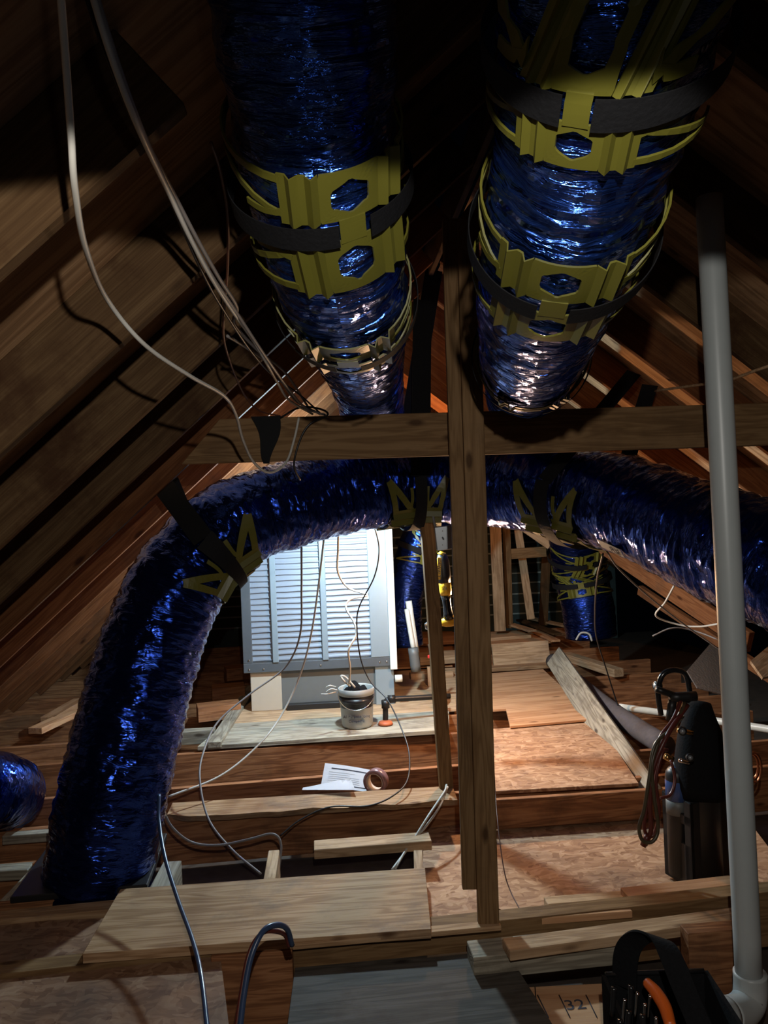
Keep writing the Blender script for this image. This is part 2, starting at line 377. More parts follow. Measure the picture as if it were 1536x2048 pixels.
# ------------------------------------------------------------------ the roof frame (ridge runs away to the left of the view)
AL = math.radians(4.0)
ep = V((math.cos(AL), math.sin(AL), 0)); eq = V((-math.sin(AL), math.cos(AL), 0))
TL, TR = 0.88, 0.78
A0 = 0.90; PR = 0.70
ZR = CAMZ + A0 + TL * PR                         # height of the ridge at the rafter bottoms
def rf(p, q, z): return ep * p + eq * q + V((0, 0, z))
def zl(p): return CAMZ + A0 + TL * p
def zrr(p): return ZR - TR * (p - PR)
RD = 0.17                                        # rafter depth, square to its length
def slab(name, pts, th, nrm, mat):
    bm = bmesh.new(); c = sum(pts, V((0, 0, 0))) / 4
    x = (pts[1] - pts[0]).normalized(); z = nrm.normalized(); y = z.cross(x)
    vs = [bm.verts.new(((p - c).dot(x), (p - c).dot(y), 0)) for p in pts]
    f = bm.faces.new(vs); r = bmesh.ops.extrude_face_region(bm, geom=[f])
    for v in r['geom']:
        if isinstance(v, bmesh.types.BMVert): v.co.z += th
    o = put(name, bm, mat, None, mat_axes(x, y, z, c)); tag(o, kind='structure'); return o
nL = (eq.cross(V((ep.x, ep.y, TL)))).normalized(); nL = nL if nL.z > 0 else -nL
nR = (eq.cross(V((ep.x, ep.y, -TR)))).normalized(); nR = nR if nR.z > 0 else -nR
PL, PRR = -3.05, 3.9
Q0, Q1 = -0.8, 11.4
slab('ceiling_left', [rf(PL, Q0, zl(PL)) + nL * RD, rf(PR, Q0, ZR) + nL * RD, rf(PR, Q1, ZR) + nL * RD, rf(PL, Q1, zl(PL)) + nL * RD], 0.02, nL, M_roof)
slab('ceiling_right', [rf(PR, Q0, ZR) + nR * RD, rf(PRR, Q0, zrr(PRR)) + nR * RD, rf(PRR, Q1, zrr(PRR)) + nR * RD, rf(PR, Q1, ZR) + nR * RD], 0.02, nR, M_roof)
# drywall under the joists
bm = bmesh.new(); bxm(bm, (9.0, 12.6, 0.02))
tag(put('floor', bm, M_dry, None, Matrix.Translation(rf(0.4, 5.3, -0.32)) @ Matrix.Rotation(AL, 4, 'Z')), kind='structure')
# gable wall: dark felt with pale horizontal laps
bm = bmesh.new()
bxm(bm, (7.6, 0.03, 3.9), Matrix.Translation((0, 0, 1.6)))
wall = put('wall_back', bm, M_felt, None, Matrix.Translation(rf(0.4, 11.2, 0)) @ Matrix.Rotation(AL, 4, 'Z')); tag(wall, kind='structure')
bm = bmesh.new()
for k in range(14): bxm(bm, (6.6, 0.012, 0.02), Matrix.Translation((0, -0.02, 0.12 + k * 0.15)) @ Matrix.Rotation(0.002 * (k % 3 - 1), 4, 'Y'))
put('lap_line', bm, M_lath, wall, wall.matrix_basis.copy())

ordn = ['nearest', 'second', 'third', 'fourth', 'fifth', 'sixth', 'seventh', 'eighth', 'ninth', 'tenth', 'eleventh', 'twelfth', 'thirteenth', 'fourteenth', 'fifteenth', 'sixteenth']
for i in range(15):
    q = 1.34 + 0.655 * i
    p1 = PR - 0.02 if i > 0 else -0.22
    a = rf(PL + 0.1, q, zl(PL + 0.1)); b = rf(p1, q, zl(p1))
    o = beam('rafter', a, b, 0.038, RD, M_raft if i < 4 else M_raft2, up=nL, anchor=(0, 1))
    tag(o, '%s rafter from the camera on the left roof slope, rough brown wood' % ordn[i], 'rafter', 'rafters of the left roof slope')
for i in range(15):
    q = 1.34 + 0.655 * i
    p0 = PR + 0.02 if i > 0 else 0.95
    a = rf(p0, q, zrr(p0)); b = rf(PRR - 0.15, q, zrr(PRR - 0.15))
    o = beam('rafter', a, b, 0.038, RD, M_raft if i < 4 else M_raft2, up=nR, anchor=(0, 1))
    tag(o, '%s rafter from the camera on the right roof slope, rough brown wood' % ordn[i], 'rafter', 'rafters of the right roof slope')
o = beam('ridge_board', rf(PR, 2.2, ZR + 0.09), rf(PR, 11.1, ZR + 0.09), 0.03, 0.22, M_raft); tag(o, 'dark ridge board along the peak of the roof', 'ridge board')

# ------------------------------------------------------------------ ceiling joists (tops at z = 0)
AJ = math.radians(7.0)
jp = V((math.cos(AJ), math.sin(AJ), 0)); jq = V((-math.sin(AJ), math.cos(AJ), 0))
def jf(p, q, z=0.0): return jp * p + jq * q + V((0, 0, z))
JH = 0.235
def joist(q, p0, p1, label, mat=None, top=0.0, w_=0.04, h=JH):
    o = beam('floor_joist', jf(p0, q, top), jf(p1, q, top), w_, h, mat or M_red, anchor=(0, -1))
    tag(o, label, 'joist', 'ceiling joists underfoot'); return o
joist(2.05, -3.0, 3.4, 'joist nearest the camera, half hidden under the gray plywood sheet')
joist(3.13, -3.0, 3.6, 'long joist crossing the foreground under the foot of the front post', M_post, w_=0.09)
joist(3.67, -3.0, -0.9, 'short joist left of the long upright blue duct, in line with its base')
joist(4.08, -3.0, -0.95, 'short joist just behind the base of the upright blue duct')
joist(4.54, -3.0, 3.6, 'joist below the gnarled plank with the tape roll', h=0.28)
joist(5.02, -3.0, 3.6, 'joist just behind the loose paper and tape roll')
joist(5.74, -3.0, 3.6, 'deep reddish joist face behind the paper, below the bucket boards', h=0.28)
for k, q in enumerate((6.25, 6.75, 7.25, 7.9, 8.7, 9.6, 10.3)):
    joist(q, -3.0, 3.8, '%s orange-brown joist counting back from the bucket boards' % ['first', 'second', 'third', 'fourth', 'fifth', 'sixth', 'seventh'][k])

# ------------------------------------------------------------------ front post, tie, studs
pd = 3.12
o = beam('post', W(917, 440, pd), W(982, 1858, pd), 0.089, 0.04, M_post, up=V((0, -1, 0)))
P0 = W(941, 440, pd); P1 = W(975, 1858, pd)
bpy.data.objects.remove(o)
o = beam('post', W(934, 440, pd), W(977, 1858, pd), 0.085, 0.04, M_post, up=V((0, -1, 0)), cut=(0.0, 0.0)); tag(o, 'front right board of the doubled wooden post, reaching down to the long joist', 'post')
o = beam('post', W(905, 440, pd + 0.045), W(945, 1775, pd + 0.045), 0.085, 0.04, M_post, up=V((0, -1, 0))); tag(o, 'rear left board of the doubled wooden post, cut off short above the floor', 'post')
td = 3.36
o = beam('collar_tie', W(402, 884, td - .05), W(1660, 845, td + .08), 0.04, 0.188, M_post, cut=(0.17, 0)); tag(o, 'horizontal wooden tie beam crossing behind the post at mid height', 'beam')
# thin stud with its pale left edge
sd = 4.62
o = beam('stud', W(838, 830, sd), W(893, 1583, sd), 0.082, 0.04, M_post, up=V((0.22, -1, 0))); tag(o, 'thin leaning stud carrying the gray switch box', 'stud')

# ------------------------------------------------------------------ floor boards and sheets
def B(o, label, cat='board', group=None): return tag(o, label, cat, group)
# foreground
B(poly_board('osb_sheet', [(-60, 1846), (262, 1834), (440, 1905), (470, 2150), (-200, 2150)], -0.02, 0.018, M_osbd), 'dark scuffed strand board at the lower left corner', 'sheet')
B(poly_board('plywood_sheet', [(590, 1935), (1010, 1896), (1150, 2120), (560, 2160)], -0.045, 0.02, M_gray), 'gray weathered plywood sheet at the bottom middle', 'sheet')
B(beam('lumber_block', G(424, 1905, 0.0), G(585, 1893, 0.0), 0.06, 0.30, M_red, anchor=(0, -1)), 'dark reddish timber block end under the curved hose', 'timber')
B(poly_board('plank', [(165, 1908), (862, 1858), (850, 1735), (241, 1778)], 0.04, 0.038, M_plank), 'wide pale plank lying across the joists in the left foreground', 'plank')
B(beam('strip', G(585, 1889, 0.012), G(1000, 1850, 0.012), 0.05, 0.02, M_plank, anchor=(0, 0)), 'narrow wood strip on the long joist left of the post foot', 'strip')
B(beam('lumber', G(940, 1898, 0.02), G(1235, 1868, 0.02), 0.12, 0.085, M_aged, anchor=(0, -1)), 'thick grayish timber under the tan board, right of the post', 'timber')
B(beam('lumber', G(1012, 1890, 0.06), G(1500, 1822, 0.06), 0.09, 0.038, M_tan, anchor=(0, -1)), 'long tan board with a knot, lying slantwise toward the white pipe', 'board')
B(beam('lumber', G(1092, 1812, -0.10), G(1262, 1798, -0.10), 0.07, 0.05, M_tan, anchor=(0, 0)), 'short tan board with a black nail mark on the lower strand board', 'board')
B(beam('lumber', G(1250, 1800, -0.08), G(1490, 1772, -0.08), 0.09, 0.07, M_ply, anchor=(0, 0)), 'reddish board lying in front of the torch kit', 'board')
B(beam('lumber', G(990, 1842, -0.02), G(1260, 1822, -0.02), 0.06, 0.03, M_ply, anchor=(0, 0)), 'flat reddish strip right of the post foot', 'board')
o = beam('lumber', G(1368, 1858, 0.075), G(1510, 1846, 0.075), 0.07, 0.28, M_red, anchor=(0, -1)); B(o, 'deep dark timber block standing behind the foot of the white pipe', 'timber')
stamped = poly_board('stamped_board', [(1032, 1975), (1300, 1962), (1340, 2120), (1060, 2130)], -0.06, 0.03, M_ply); B(stamped, 'reddish board with black stamp marks beside the tool bag', 'board')
Mt = stamped.matrix_basis.copy()
cc = G(1150, 2010, -0.0585)
text('stamp', '32', 0.075, M_ink, stamped, mat_axes(V((1, .05, 0)).normalized(), V((-.05, 1, 0)).normalized(), V((0, 0, 1)), cc), 0.0004)
for u0 in (1075, 1118, 1172):
    cable('stamp_line', [G(u0, 1990, -0.058), G(u0 + 22, 2035, -0.058)], 0.0022, M_ink, None, parent=stamped, px=False, n=2, N=4)
cable('pencil_line', [G(1070, 1974, -0.058), G(1078, 2090, -0.058)], 0.002, M_ink, None, parent=stamped, px=False, n=2, N=4)
# lower deck right
B(poly_board('osb_sheet', [(840, 1905), (1640, 1830), (1480, 1618), (848, 1648)], -0.19, 0.018, M_osb), 'large strand board on the lower deck under the torch kit', 'sheet')
B(poly_board('osb_sheet', [(962, 1584), (1277, 1566), (1197, 1444), (975, 1458)], 0.02, 0.02, M_osb), 'strand board on the raised deck, one step up', 'sheet')
B(beam('header', G(962, 1600, -0.002), G(1345, 1575, -0.002), 0.04, 0.17, M_red, anchor=(0, -1)), 'dark header board forming the step between the two strand boards', 'board')
B(poly_board('plywood_sheet', [(1020, 1452), (1192, 1437), (1086, 1338), (975, 1347), (975, 1420), (1012, 1418)], 0.045, 0.018, M_ply), 'orange plywood sheet with swirling grain behind the strand boards', 'sheet')
B(beam('lumber', G(975, 1338, 0.03), G(1102, 1330, 0.03), 0.14, 0.038, M_plank, anchor=(0, 0)), 'old gray-brown plank at the back edge of the swirly plywood', 'plank')
B(beam('lumber', W(985, 1311, 8.2), W(1098, 1303, 8.25), 0.038, 0.235, M_tan, up=V((0, 0.25, 1))), 'light board with two nails standing on edge behind the plywood', 'board')
nb = thing('lumber_stack', 'low stack of two flat boards behind the light board, right of the post', 'boards', G(1010, 1280, 0.0))
beam('plank', G(960, 1285, 0.05), G(1100, 1276, 0.05), 0.5, 0.04, M_ply, parent=nb); beam('plank', G(960, 1275, 0.09), G(1050, 1268, 0.09), 0.4, 0.04, M_tan, parent=nb)
for k, (a, b, z, m_, lb) in enumerate([((1000, 1242), (1065, 1262), 0.2, M_plank, 'broken gray slat on the scrap pile, topmost left'), ((1040, 1240), (1115, 1268), 0.16, M_raft, 'dark slat slanting over the scrap pile'),
                      ((1060, 1236), (1150, 1256), 0.12, M_plank, 'long slat at the right end of the scrap pile'), ((1070, 1262), (1112, 1282), 0.1, M_ply, 'short slat at the front of the scrap pile')]):
    B(beam('slat', G(*a, z), G(*b, z), 0.11, 0.025, m_), lb, 'slat', 'scrap slats by the back wall')
B(beam('lumber', G(1132, 1312, 0.04), G(1238, 1346, 0.04), 0.11, 0.08, M_tan), 'short clean two by four laid across joists behind the leaning board', 'board')
# diagonal leaning board, wrapped pipe and white pipes
B(beam('leaning_board', W(1108, 1312, 7.4), W(1300, 1600, 4.55), 0.03, 0.20, M_aged, up=V((0.75, 0, 1)).normalized(), anchor=(0, 0)), 'long weathered board leaning diagonally beside the raised strand board', 'board')
o = cable('insulated_pipe', [(1106, 1322, 7.6), (1160, 1370, 6.9), (1235, 1430, 6.0), (1330, 1492, 5.2)], 0.075, M_pinsul, 'dark foam-wrapped pipe running diagonally behind the leaning board', 'pipe', N=16)
cable('white_pipe', [(1238, 1414, 6.1), (1325, 1426, 6.0), (1420, 1440, 5.8), (1560, 1462, 5.4)], 0.028, M_wpvc, 'white plastic pipe lying on the joists behind the torch kit', 'pipe', N=12)
# bucket platform
B(poly_board('plank', [(395, 1493), (898, 1459), (898, 1420), (448, 1448)], 0.045, 0.03, M_aged), 'front pale board of the platform under the bucket', 'board')
B(poly_board('plywood_sheet', [(448, 1447), (912, 1418), (912, 1335), (560, 1355)], 0.05, 0.02, M_tan), 'tan plywood platform around the air handler and bucket', 'sheet')
B(beam('lumber', G(428, 1490, 0.05), G(505, 1375, 0.05), 0.10, 0.045, M_aged, anchor=(0, 0)), 'short light board running back along the left side of the platform', 'board')
B(beam('lumber', G(345, 1475, 0.02), G(430, 1470, 0.02), 0.10, 0.10, M_aged), 'light cut block left of the bucket platform, behind the upright duct', 'board')
B(poly_board('plywood_sheet', [(790, 1335), (905, 1330), (905, 1262), (800, 1264)], 0.02, 0.02, M_ply), 'reddish plywood strip right of the air handler', 'sheet')
B(beam('lumber', G(820, 1352, 0.08), G(905, 1346, 0.08), 0.09, 0.06, M_tan), 'tan block in front of the gray pipe socket', 'board')
B(beam('lumber', G(835, 1318, 0.09), G(925, 1312, 0.09), 0.3, 0.09, M_tan), 'wide tan board behind the red valve', 'board')
B(beam('lumber', G(838, 1280, 0.1), G(925, 1275, 0.1), 0.3, 0.10, M_ply), 'reddish board below the yellow power tool', 'board')
B(beam('lumber', G(861, 1372, 0.05), G(861, 1372, 0.05) + V((0, 0, 0.18)), 0.05, 0.05, M_tan, up=V((0, -1, 0))), 'small upright tan block below the red valve', 'block')
B(beam('lumber', G(880, 1425, 0.05) , G(880, 1425, 0.05) + V((0, 0, 0.2)), 0.04, 0.05, M_red, up=V((0, -1, 0))), 'short dark upright block at the end of the black iron pipe', 'block')
# gnarled plank with the paper
def gnarled():
    A = G(330, 1632, 0.03); Bp = G(915, 1596, 0.03); x, y, z = frame_axes(Bp - A, V((0, 0, 1))); Ln = (Bp - A).length
    bm = bmesh.new(); n = 60; prev = None
    for i in range(n + 1):
        t = i / n; xx = -Ln / 2 + Ln * t
        wv = 0.018 * noise.noise(V((t * 7, 3, 0))) + 0.008 * noise.noise(V((t * 25, 1, 0))) + (0.05 * max(0, 1 - t * 12))
        zf = -0.012 + 0.01 * noise.noise(V((t * 9, 7, 0)))
        ring = [bm.verts.new((xx, wv, zf)), bm.verts.new((xx, 0.20, 0.0)), bm.verts.new((xx, 0.20, -0.04)), bm.verts.new((xx, 0.01 + wv, -0.045))]
        if prev:
            for k in range(4): bm.faces.new((prev[k], prev[(k + 1) % 4], ring[(k + 1) % 4], ring[k]))
        else: bm.faces.new(ring)
        prev = ring
    bm.faces.new(prev)
    return put('plank', bm, M_plank, None, mat_axes(x, y, z, (A + Bp) / 2))
B(gnarled(), 'gnarled rough-edged plank carrying the paper and tape roll', 'plank')
B(beam('lumber', G(628, 1690, -0.03), G(860, 1672, -0.03), 0.12, 0.05, M_tan, anchor=(0, -1)), 'short thick tan board bridging the gap below the tape roll', 'board')
B(beam('lumber', G(536, 1775, 0.0), G(548, 1700, 0.0), 0.055, 0.14, M_tan, anchor=(0, -1)), 'small tan block standing in the gap behind the wide plank', 'block')
B(beam('lumber', G(838, 1760, -0.03), G(836, 1700, -0.03), 0.045, 0.14, M_tan, anchor=(0, -1)), 'narrow tan block under the right end of the short thick board', 'block')
B(beam('lumber', G(318, 1775, 0.0), G(345, 1722, 0.0), 0.09, 0.13, M_aged, anchor=(0, -1)), 'gray block beside the right edge of the black duct collar', 'block')
B(beam('lumber', G(10, 1800, 0.0), G(86, 1722, 0.0), 0.05, 0.12, M_aged, anchor=(0, -1)), 'pale slanting block left of the black duct collar', 'block')
B(beam('lumber', G(-40, 1835, 0.0), G(255, 1806, 0.0), 0.09, 0.09, M_plank, anchor=(0, -1)), 'brown timber in front of the black duct collar', 'timber')
B(beam('lumber', G(-40, 1738, 0.0), G(62, 1731, 0.0), 0.09, 0.05, M_aged, anchor=(0, -1)), 'pale board end at the left edge, below the small blue duct', 'board')
B(beam('lumber', G(8, 1668, 0.0), G(116, 1660, 0.0), 0.06, 0.05, M_aged, anchor=(0, -1)), 'thin pale board directly below the small blue duct', 'board')
for k, (a, b, h) in enumerate([((395, 1440), (480, 1430), 0.12), ((425, 1408), (490, 1402), 0.16), ((452, 1375), (498, 1370), 0.2)]):
    B(beam('lumber', G(*a, 0.0) + V((0, 0, h)), G(*b, 0.0) + V((0, 0, h)), 0.2, 0.12, M_red, anchor=(0, -1)), ['lowest', 'middle', 'topmost'][k] + ' reddish offcut stepping up behind the left of the platform', 'offcut', 'reddish offcuts left of the air handler')
for k, (a, b) in enumerate([((70, 1462), (150, 1425)), ((95, 1440), (160, 1402))]):
    B(beam('lumber', G(*a, 0.1), G(*b, 0.1), 0.12, 0.05, M_ply), ['nearer', 'farther'][k] + ' reddish offcut lying in the left eave behind the big duct', 'offcut', 'offcuts in the left eave')
# framing by the back wall
def stud_px(a, b, d, wd, mat, lb, th=0.04): B(beam('stud', W(*a, d), W(*b, d), wd, th, mat, up=V((0, -1, 0))), lb, 'stud')
stud_px((990, 1040), (1000, 1262), 9.6, 0.14, M_tan, 'charred-topped stud right of the post at the back wall')
stud_px((1012, 1040), (1018, 1256), 9.8, 0.10, M_post, 'darker stud touching the charred-topped one')
stud_px((1036, 1060), (1062, 1238), 9.9, 0.10, M_tan, 'leaning stud behind the slats at the back wall')
stud_px((832, 1120), (834, 1275), 9.3, 0.12, M_ply, 'reddish stud right of the air handler at the back wall')
stud_px((1095, 1060), (1086, 1250), 10.4, 0.12, M_raft, 'dark stud left of the far upright duct')
B(beam('cross_brace', W(1022, 1108, 9.7), W(1092, 1103, 9.7), 0.04, 0.13, M_post), 'short horizontal brace between back wall studs', 'brace')
B(beam('cross_brace', W(1040, 1048, 9.5), W(1108, 1095, 9.5), 0.04, 0.12, M_tan), 'slanting brace under the crossing duct at the back wall', 'brace')
B(beam('diagonal_timber', W(1205, 1090, 7.4), W(1500, 1285, 5.6), 0.05, 0.16, M_raft2), 'brown timber slanting down to the right under the crossing duct', 'timber')
B(beam('diagonal_timber', W(1280, 1180, 7.2), W(1600, 1392, 5.4), 0.05, 0.09, M_raft2), 'lower brown timber slanting down behind the white pipe', 'timber')

# ------------------------------------------------------------------ ducts
class Duct:
    def __init__(s, name, label, pts, R, N=72, seed=0, amp=1.0, step=0.013, ends=(True, True), mat=None):
        s.mat = mat or M_film
        P = [W(*p[:3]) if len(p) < 5 else V(p[:3]) for p in pts]
        raw = spline(P, 24)
        L = [0]
        for i in range(1, len(raw)): L.append(L[-1] + (raw[i] - raw[i - 1]).length)
        s.L = L[-1]; n = int(s.L / step)
        Q = []; j = 0
        for k in range(n + 1):
            t = s.L * k / n
            while j < len(L) - 2 and L[j + 1] < t: j += 1
            f = (t - L[j]) / max(1e-9, L[j + 1] - L[j]); Q.append(raw[j].lerp(raw[j + 1], f))
        for _ in range(3): Q = [Q[0]] + [(Q[i - 1] + Q[i] * 2 + Q[i + 1]) / 4 for i in range(1, len(Q) - 1)] + [Q[-1]]
        s.P = Q; s.n = n; s.R = R if callable(R) else (lambda t: R)
        s.T, s.D = frames(Q); s.waists = []
        s.name, s.label, s.N, s.seed, s.amp, s.ends = name, label, N, seed, amp, ends
    def build(s, group=None):
        o0 = s.P[0]; s.root = thing(s.name, s.label, 'duct', o0, group)
        bm = bmesh.new(); uvl = bm.loops.layers.uv.new('UVMap'); rings = []; vs_ = []
        for i, p in enumerate(s.P):
            t = i / s.n; a_l = s.L * t; r0 = s.R(t)
            for (tw, dw, ww) in s.waists:
                r0 -= dw * math.exp(-((a_l - tw) / ww) ** 2)
            S_ = s.T[i].cross(s.D[i]); ring = []
            for k in range(s.N):
                ph = 2 * math.pi * k / s.N; cx, sx = math.cos(ph), math.sin(ph)
                hel = math.sin((a_l / 0.05 + k / s.N) * 2 * math.pi) * 0.0022
                v = V((cx * 1.6, sx * 1.6, a_l * 13 + s.seed)); w2 = V((cx * 5, sx * 5, a_l * 38 + s.seed))
                dr = hel + s.amp * (0.010 * noise.noise(v) + 0.006 * noise.noise(w2) - 0.006 * abs(noise.noise(V((cx * 3 + 9, sx * 3, a_l * 22 + s.seed)))))
                ring.append(bm.verts.new(p + (s.D[i] * cx + S_ * sx) * (r0 + dr) - o0))
            rings.append(ring)
        rm = s.R(0.5)
        for i in range(s.n):
            for k in range(s.N):
                k2 = (k + 1) % s.N
                f = bm.faces.new((rings[i][k], rings[i][k2], rings[i + 1][k2], rings[i + 1][k])); f.smooth = True
                u0 = 2 * math.pi * rm * k / s.N; u1 = 2 * math.pi * rm * (k + 1) / s.N; v0 = s.L * i / s.n; v1 = s.L * (i + 1) / s.n
                for lp, uv in zip(f.loops, ((u0, v0), (u1, v0), (u1, v1), (u0, v1))): lp[uvl].uv = uv
        if s.ends[0]: bm.faces.new(rings[0])
        if s.ends[1]: bm.faces.new(rings[-1])
        put('film_jacket', bm, s.mat, s.root, Matrix.Translation(o0)); return s.root
    def at(s, l, a, off=0.0, phi0=0.0, r=None):
        t = min(max(l / s.L, 0), 1); i = min(int(t * s.n), s.n - 1); f = t * s.n - i
        p = s.P[i].lerp(s.P[i + 1], f); Tn = s.T[i]; D = -V((0, 0, 1)); D = D - Tn * D.dot(Tn)
        if D.length < 0.25: D = V((0, -1, 0)) - Tn * V((0, -1, 0)).dot(Tn)
        D.normalize(); S_ = Tn.cross(D); R = r if r else s.R(t)
        ph = a / R + phi0
        return p + (D * math.cos(ph) + S_ * math.sin(ph)) * (R + off)
    def nearest(s, u, v):                   # arc length of the centre line closest to an image position
        best = (1e9, 0)
        for i, p in enumerate(s.P):
            q = p - V((0, 0, CAMZ)); a = (q.x * cR - q.z * sR) / q.y; b = (q.x * sR + q.z * cR) / q.y
            d = (768 + a * F - u) ** 2 + (1024 - b * F - v) ** 2
            if d < best[0]: best = (d, i)
        return s.L * best[1] / s.n
def strip2(bm, duct, pts, w, l0, phi0, off, th=0.004, n=6, close=False, R=None, mi=0):
    """ribbon following 2D points (a,l) on the duct surface"""
    Q = spline([V((x, y, 0)) for x, y in pts], n) if len(pts) > 2 else [V((pts[0][0], pts[0][1], 0)).lerp(V((pts[1][0], pts[1][1], 0)), k / 8) for k in range(9)]
    prev = None
    for i, q in enumerate(Q):
        a = Q[max(0, i - 1)]; b = Q[min(len(Q) - 1, i + 1)]; t = (b - a).normalized(); nn = V((-t.y, t.x, 0))
        c1 = q + nn * w / 2; c2 = q - nn * w / 2
        r = [bm.verts.new(duct.at(l0 + c.y, c.x, o_, phi0, R)) for c, o_ in ((c1, off), (c1, off + th), (c2, off + th), (c2, off))]
        if prev:
            for k in range(4): f = bm.faces.new((prev[k], prev[(k + 1) % 4], r[(k + 1) % 4], r[k])); f.material_index = mi
        else: bm.faces.new(r)
        prev = r
    bm.faces.new(prev)
def saddle(duct, l0, phi0=0.0, sc=1.0, label='', hang=None, strap_w=0.055, off=0.012, arm=0.40, aw=0.014):
    R = duct.R(l0 / duct.L)
    root = thing('duct_saddle', label, 'duct hanger', duct.at(l0, 0, off, phi0, R))
    o0 = root.location.copy()
    duct_at = lambda a, l, h: duct.at(l0 + l, a, off + h, phi0, R) 
    for sgn in (1, -1):
        bm = bmesh.new(); th = 0.004
        lc = sgn * 0.083 * sc; hw, hl = 0.062 * sc, 0.058 * sc
        # centre plate with hexagonal hole
        N = 36; rings = []
        for h in (0, th):
            for kind in range(4):
                R_ = []
                for k in range(N):
                    an = 2 * math.pi * (k + 0.5) / N; cx, sx = math.cos(an), math.sin(an)
                    m = 1 / max(abs(cx) / hw, abs(sx) / hl); ox, oy = cx * m, sx * m
                    hm = 0.038 * sc / max(abs(math.cos(an - j * math.pi / 3)) for j in range(3)); ix, iy = cx * hm, sx * hm * 0.92
                    f = kind / 3; R_.append(bm.verts.new(duct_at(ox * (1 - f) + ix * f, lc + oy * (1 - f) + iy * f, h)))
                rings.append(R_)
        for b0 in (0, 4):
            for j in range(3):
                for k in range(N): bm.faces.new((rings[b0 + j][k], rings[b0 + j][(k + 1) % N], rings[b0 + j + 1][(k + 1) % N], rings[b0 + j + 1][k]))
        for j in (0, 3):
            for k in range(N): bm.faces.new((rings[j][k], rings[j][(k + 1) % N], rings[4 + j][(k + 1) % N], rings[4 + j][k]))
        # neck towards the middle
        strip2(bm, duct, [(0, sgn * 0.03 * sc), (0, 0.0)], 0.052 * sc, l0, phi0, off + 0.003, R=R)
        # corrugated pads on both sides
        for side in (1, -1):
            prof = [(0.060, 0), (0.072, 0.016), (0.084, 0.0), (0.096, 0.0), (0.108, 0.016), (0.120, 0.0), (0.136, 0.0)]
            prev = None
            for a, h in prof:
                r = [bm.verts.new(duct_at(side * a * sc, lc + y * sc, h * sc + e)) for y, e in ((-0.058, 0), (-0.058, th), (0.058, th), (0.058, 0))]
                if prev:
                    for k in range(4): bm.faces.new((prev[k], prev[(k + 1) % 4], r[(k + 1) % 4], r[k]))
                else: bm.faces.new(r)
                prev = r
            bm.faces.new(prev)
            # pronged arms
            y0, y1 = lc + sgn * 0.045 * sc, lc - sgn * 0.035 * sc
            tip = (side * arm * sc, lc + sgn * 0.075 * sc)
            strip2(bm, duct, [(side * 0.13 * sc, y0), tip], aw * sc, l0, phi0, off, R=R)
            strip2(bm, duct, [(side * 0.13 * sc, y1), tip], aw * sc, l0, phi0, off, R=R)
            strip2(bm, duct, [(side * 0.13 * sc, y1 + sgn * .01 * sc), (side * 0.17 * sc, y1), (side * 0.22 * sc, y1 + sgn * 0.002 * sc)], 0.016 * sc, l0, phi0, off, R=R)
        for v in bm.verts: v.co -= o0
        put('saddle_plate', bm, M_yel, root, Matrix.Translation(o0))
    # strap round the duct
    bm = bmesh.new()
    half = math.pi * R * 0.5 if hang else math.pi * R
    for (a0, a1, o_) in (((-half, -0.03 * sc, 0.020), (0.03 * sc, half, 0.020)) if hang is None else ((-half, half, 0.020),)):
        pts = [(a0 + (a1 - a0) * k / 12, 0) for k in range(13)]
        strip2(bm, duct, pts, strap_w * sc, l0, phi0, off + o_ * sc, 0.002, 3, R=R)
    if hang:
        for side, tgt in zip((-1, 1), hang):
            if tgt is None: continue
            a = duct.at(l0, side * half, off + 0.021, phi0, R); x = V(tgt) - a
            Tn = duct.T[min(int(l0 / duct.L * duct.n), duct.n - 1)]
            xx = x.normalized(); wd = (Tn - xx * Tn.dot(xx)).normalized(); nn = xx.cross(wd)
            Mx = mat_axes(xx, wd, nn, (a + V(tgt)) / 2)
            bxm(bm, (x.length, strap_w * sc, 0.003), Mx)
    for v in bm.verts: v.co -= o0
    put('strap', bm, M_strap, root, Matrix.Translation(o0))
    return root

D1 = Duct('flexible_duct', 'shiny blue overhead duct on the left, running from above the camera toward the air handler',
          [(585, -260, 1.12), (600, -60, 1.22), (612, 100, 1.3), (632, 300, 1.45), (672, 520, 1.7), (704, 640, 2.15), (720, 700, 2.7), (732, 748, 3.4), (742, 805, 4.1), (748, 880, 4.9), (745, 950, 5.8), (742, 1005, 6.5)],
          lambda t: 0.15 + 0.024 * min(1, max(0, (t - .25) * 3)), seed=3, N=80, mat=M_film2)
D2 = Duct('flexible_duct', 'shiny blue overhead duct on the right of the post, running from above the camera',
          [(1280, -260, 0.98), (1235, -60, 1.0), (1205, 120, 1.1), (1168, 300, 1.25), (1130, 450, 1.42), (1098, 560, 1.62), (1076, 660, 1.98), (1062, 712, 2.5), (1052, 752, 3.3), (1050, 815, 4.2), (1080, 890, 5.2), (1100, 950, 6.0)],
          lambda t: 0.148 + 0.036 * min(1, max(0, (t - .2) * 3)), seed=31, N=80, mat=M_film2)
D3 = Duct('flexible_duct', 'large blue duct rising from the floor at left and crossing below the wooden tie',
          [(195, 1772, 3.72), (207, 1700, 3.72), (232, 1560, 3.75), (272, 1400, 3.85), (318, 1250, 3.95), (382, 1125, 4.05), (460, 1055, 4.15), (560, 1015, 4.3), (700, 983, 4.55), (850, 965, 4.7), (1000, 975, 4.6), (1120, 985, 4.25), (1250, 1010, 3.85), (1400, 1072, 3.4), (1536, 1125, 3.05), (1720, 1200, 2.75)],
          lambda t: 0.262 if t < .12 else (0.262 - 0.018 * min(1, (t - .12) / .25)), seed=57, N=96, amp=1.25)
for u, v, dw in ((395, 1105, .02), (820, 968, .03), (1135, 990, .02)):
    D3.waists.append((D3.nearest(u, v), dw, 0.10))
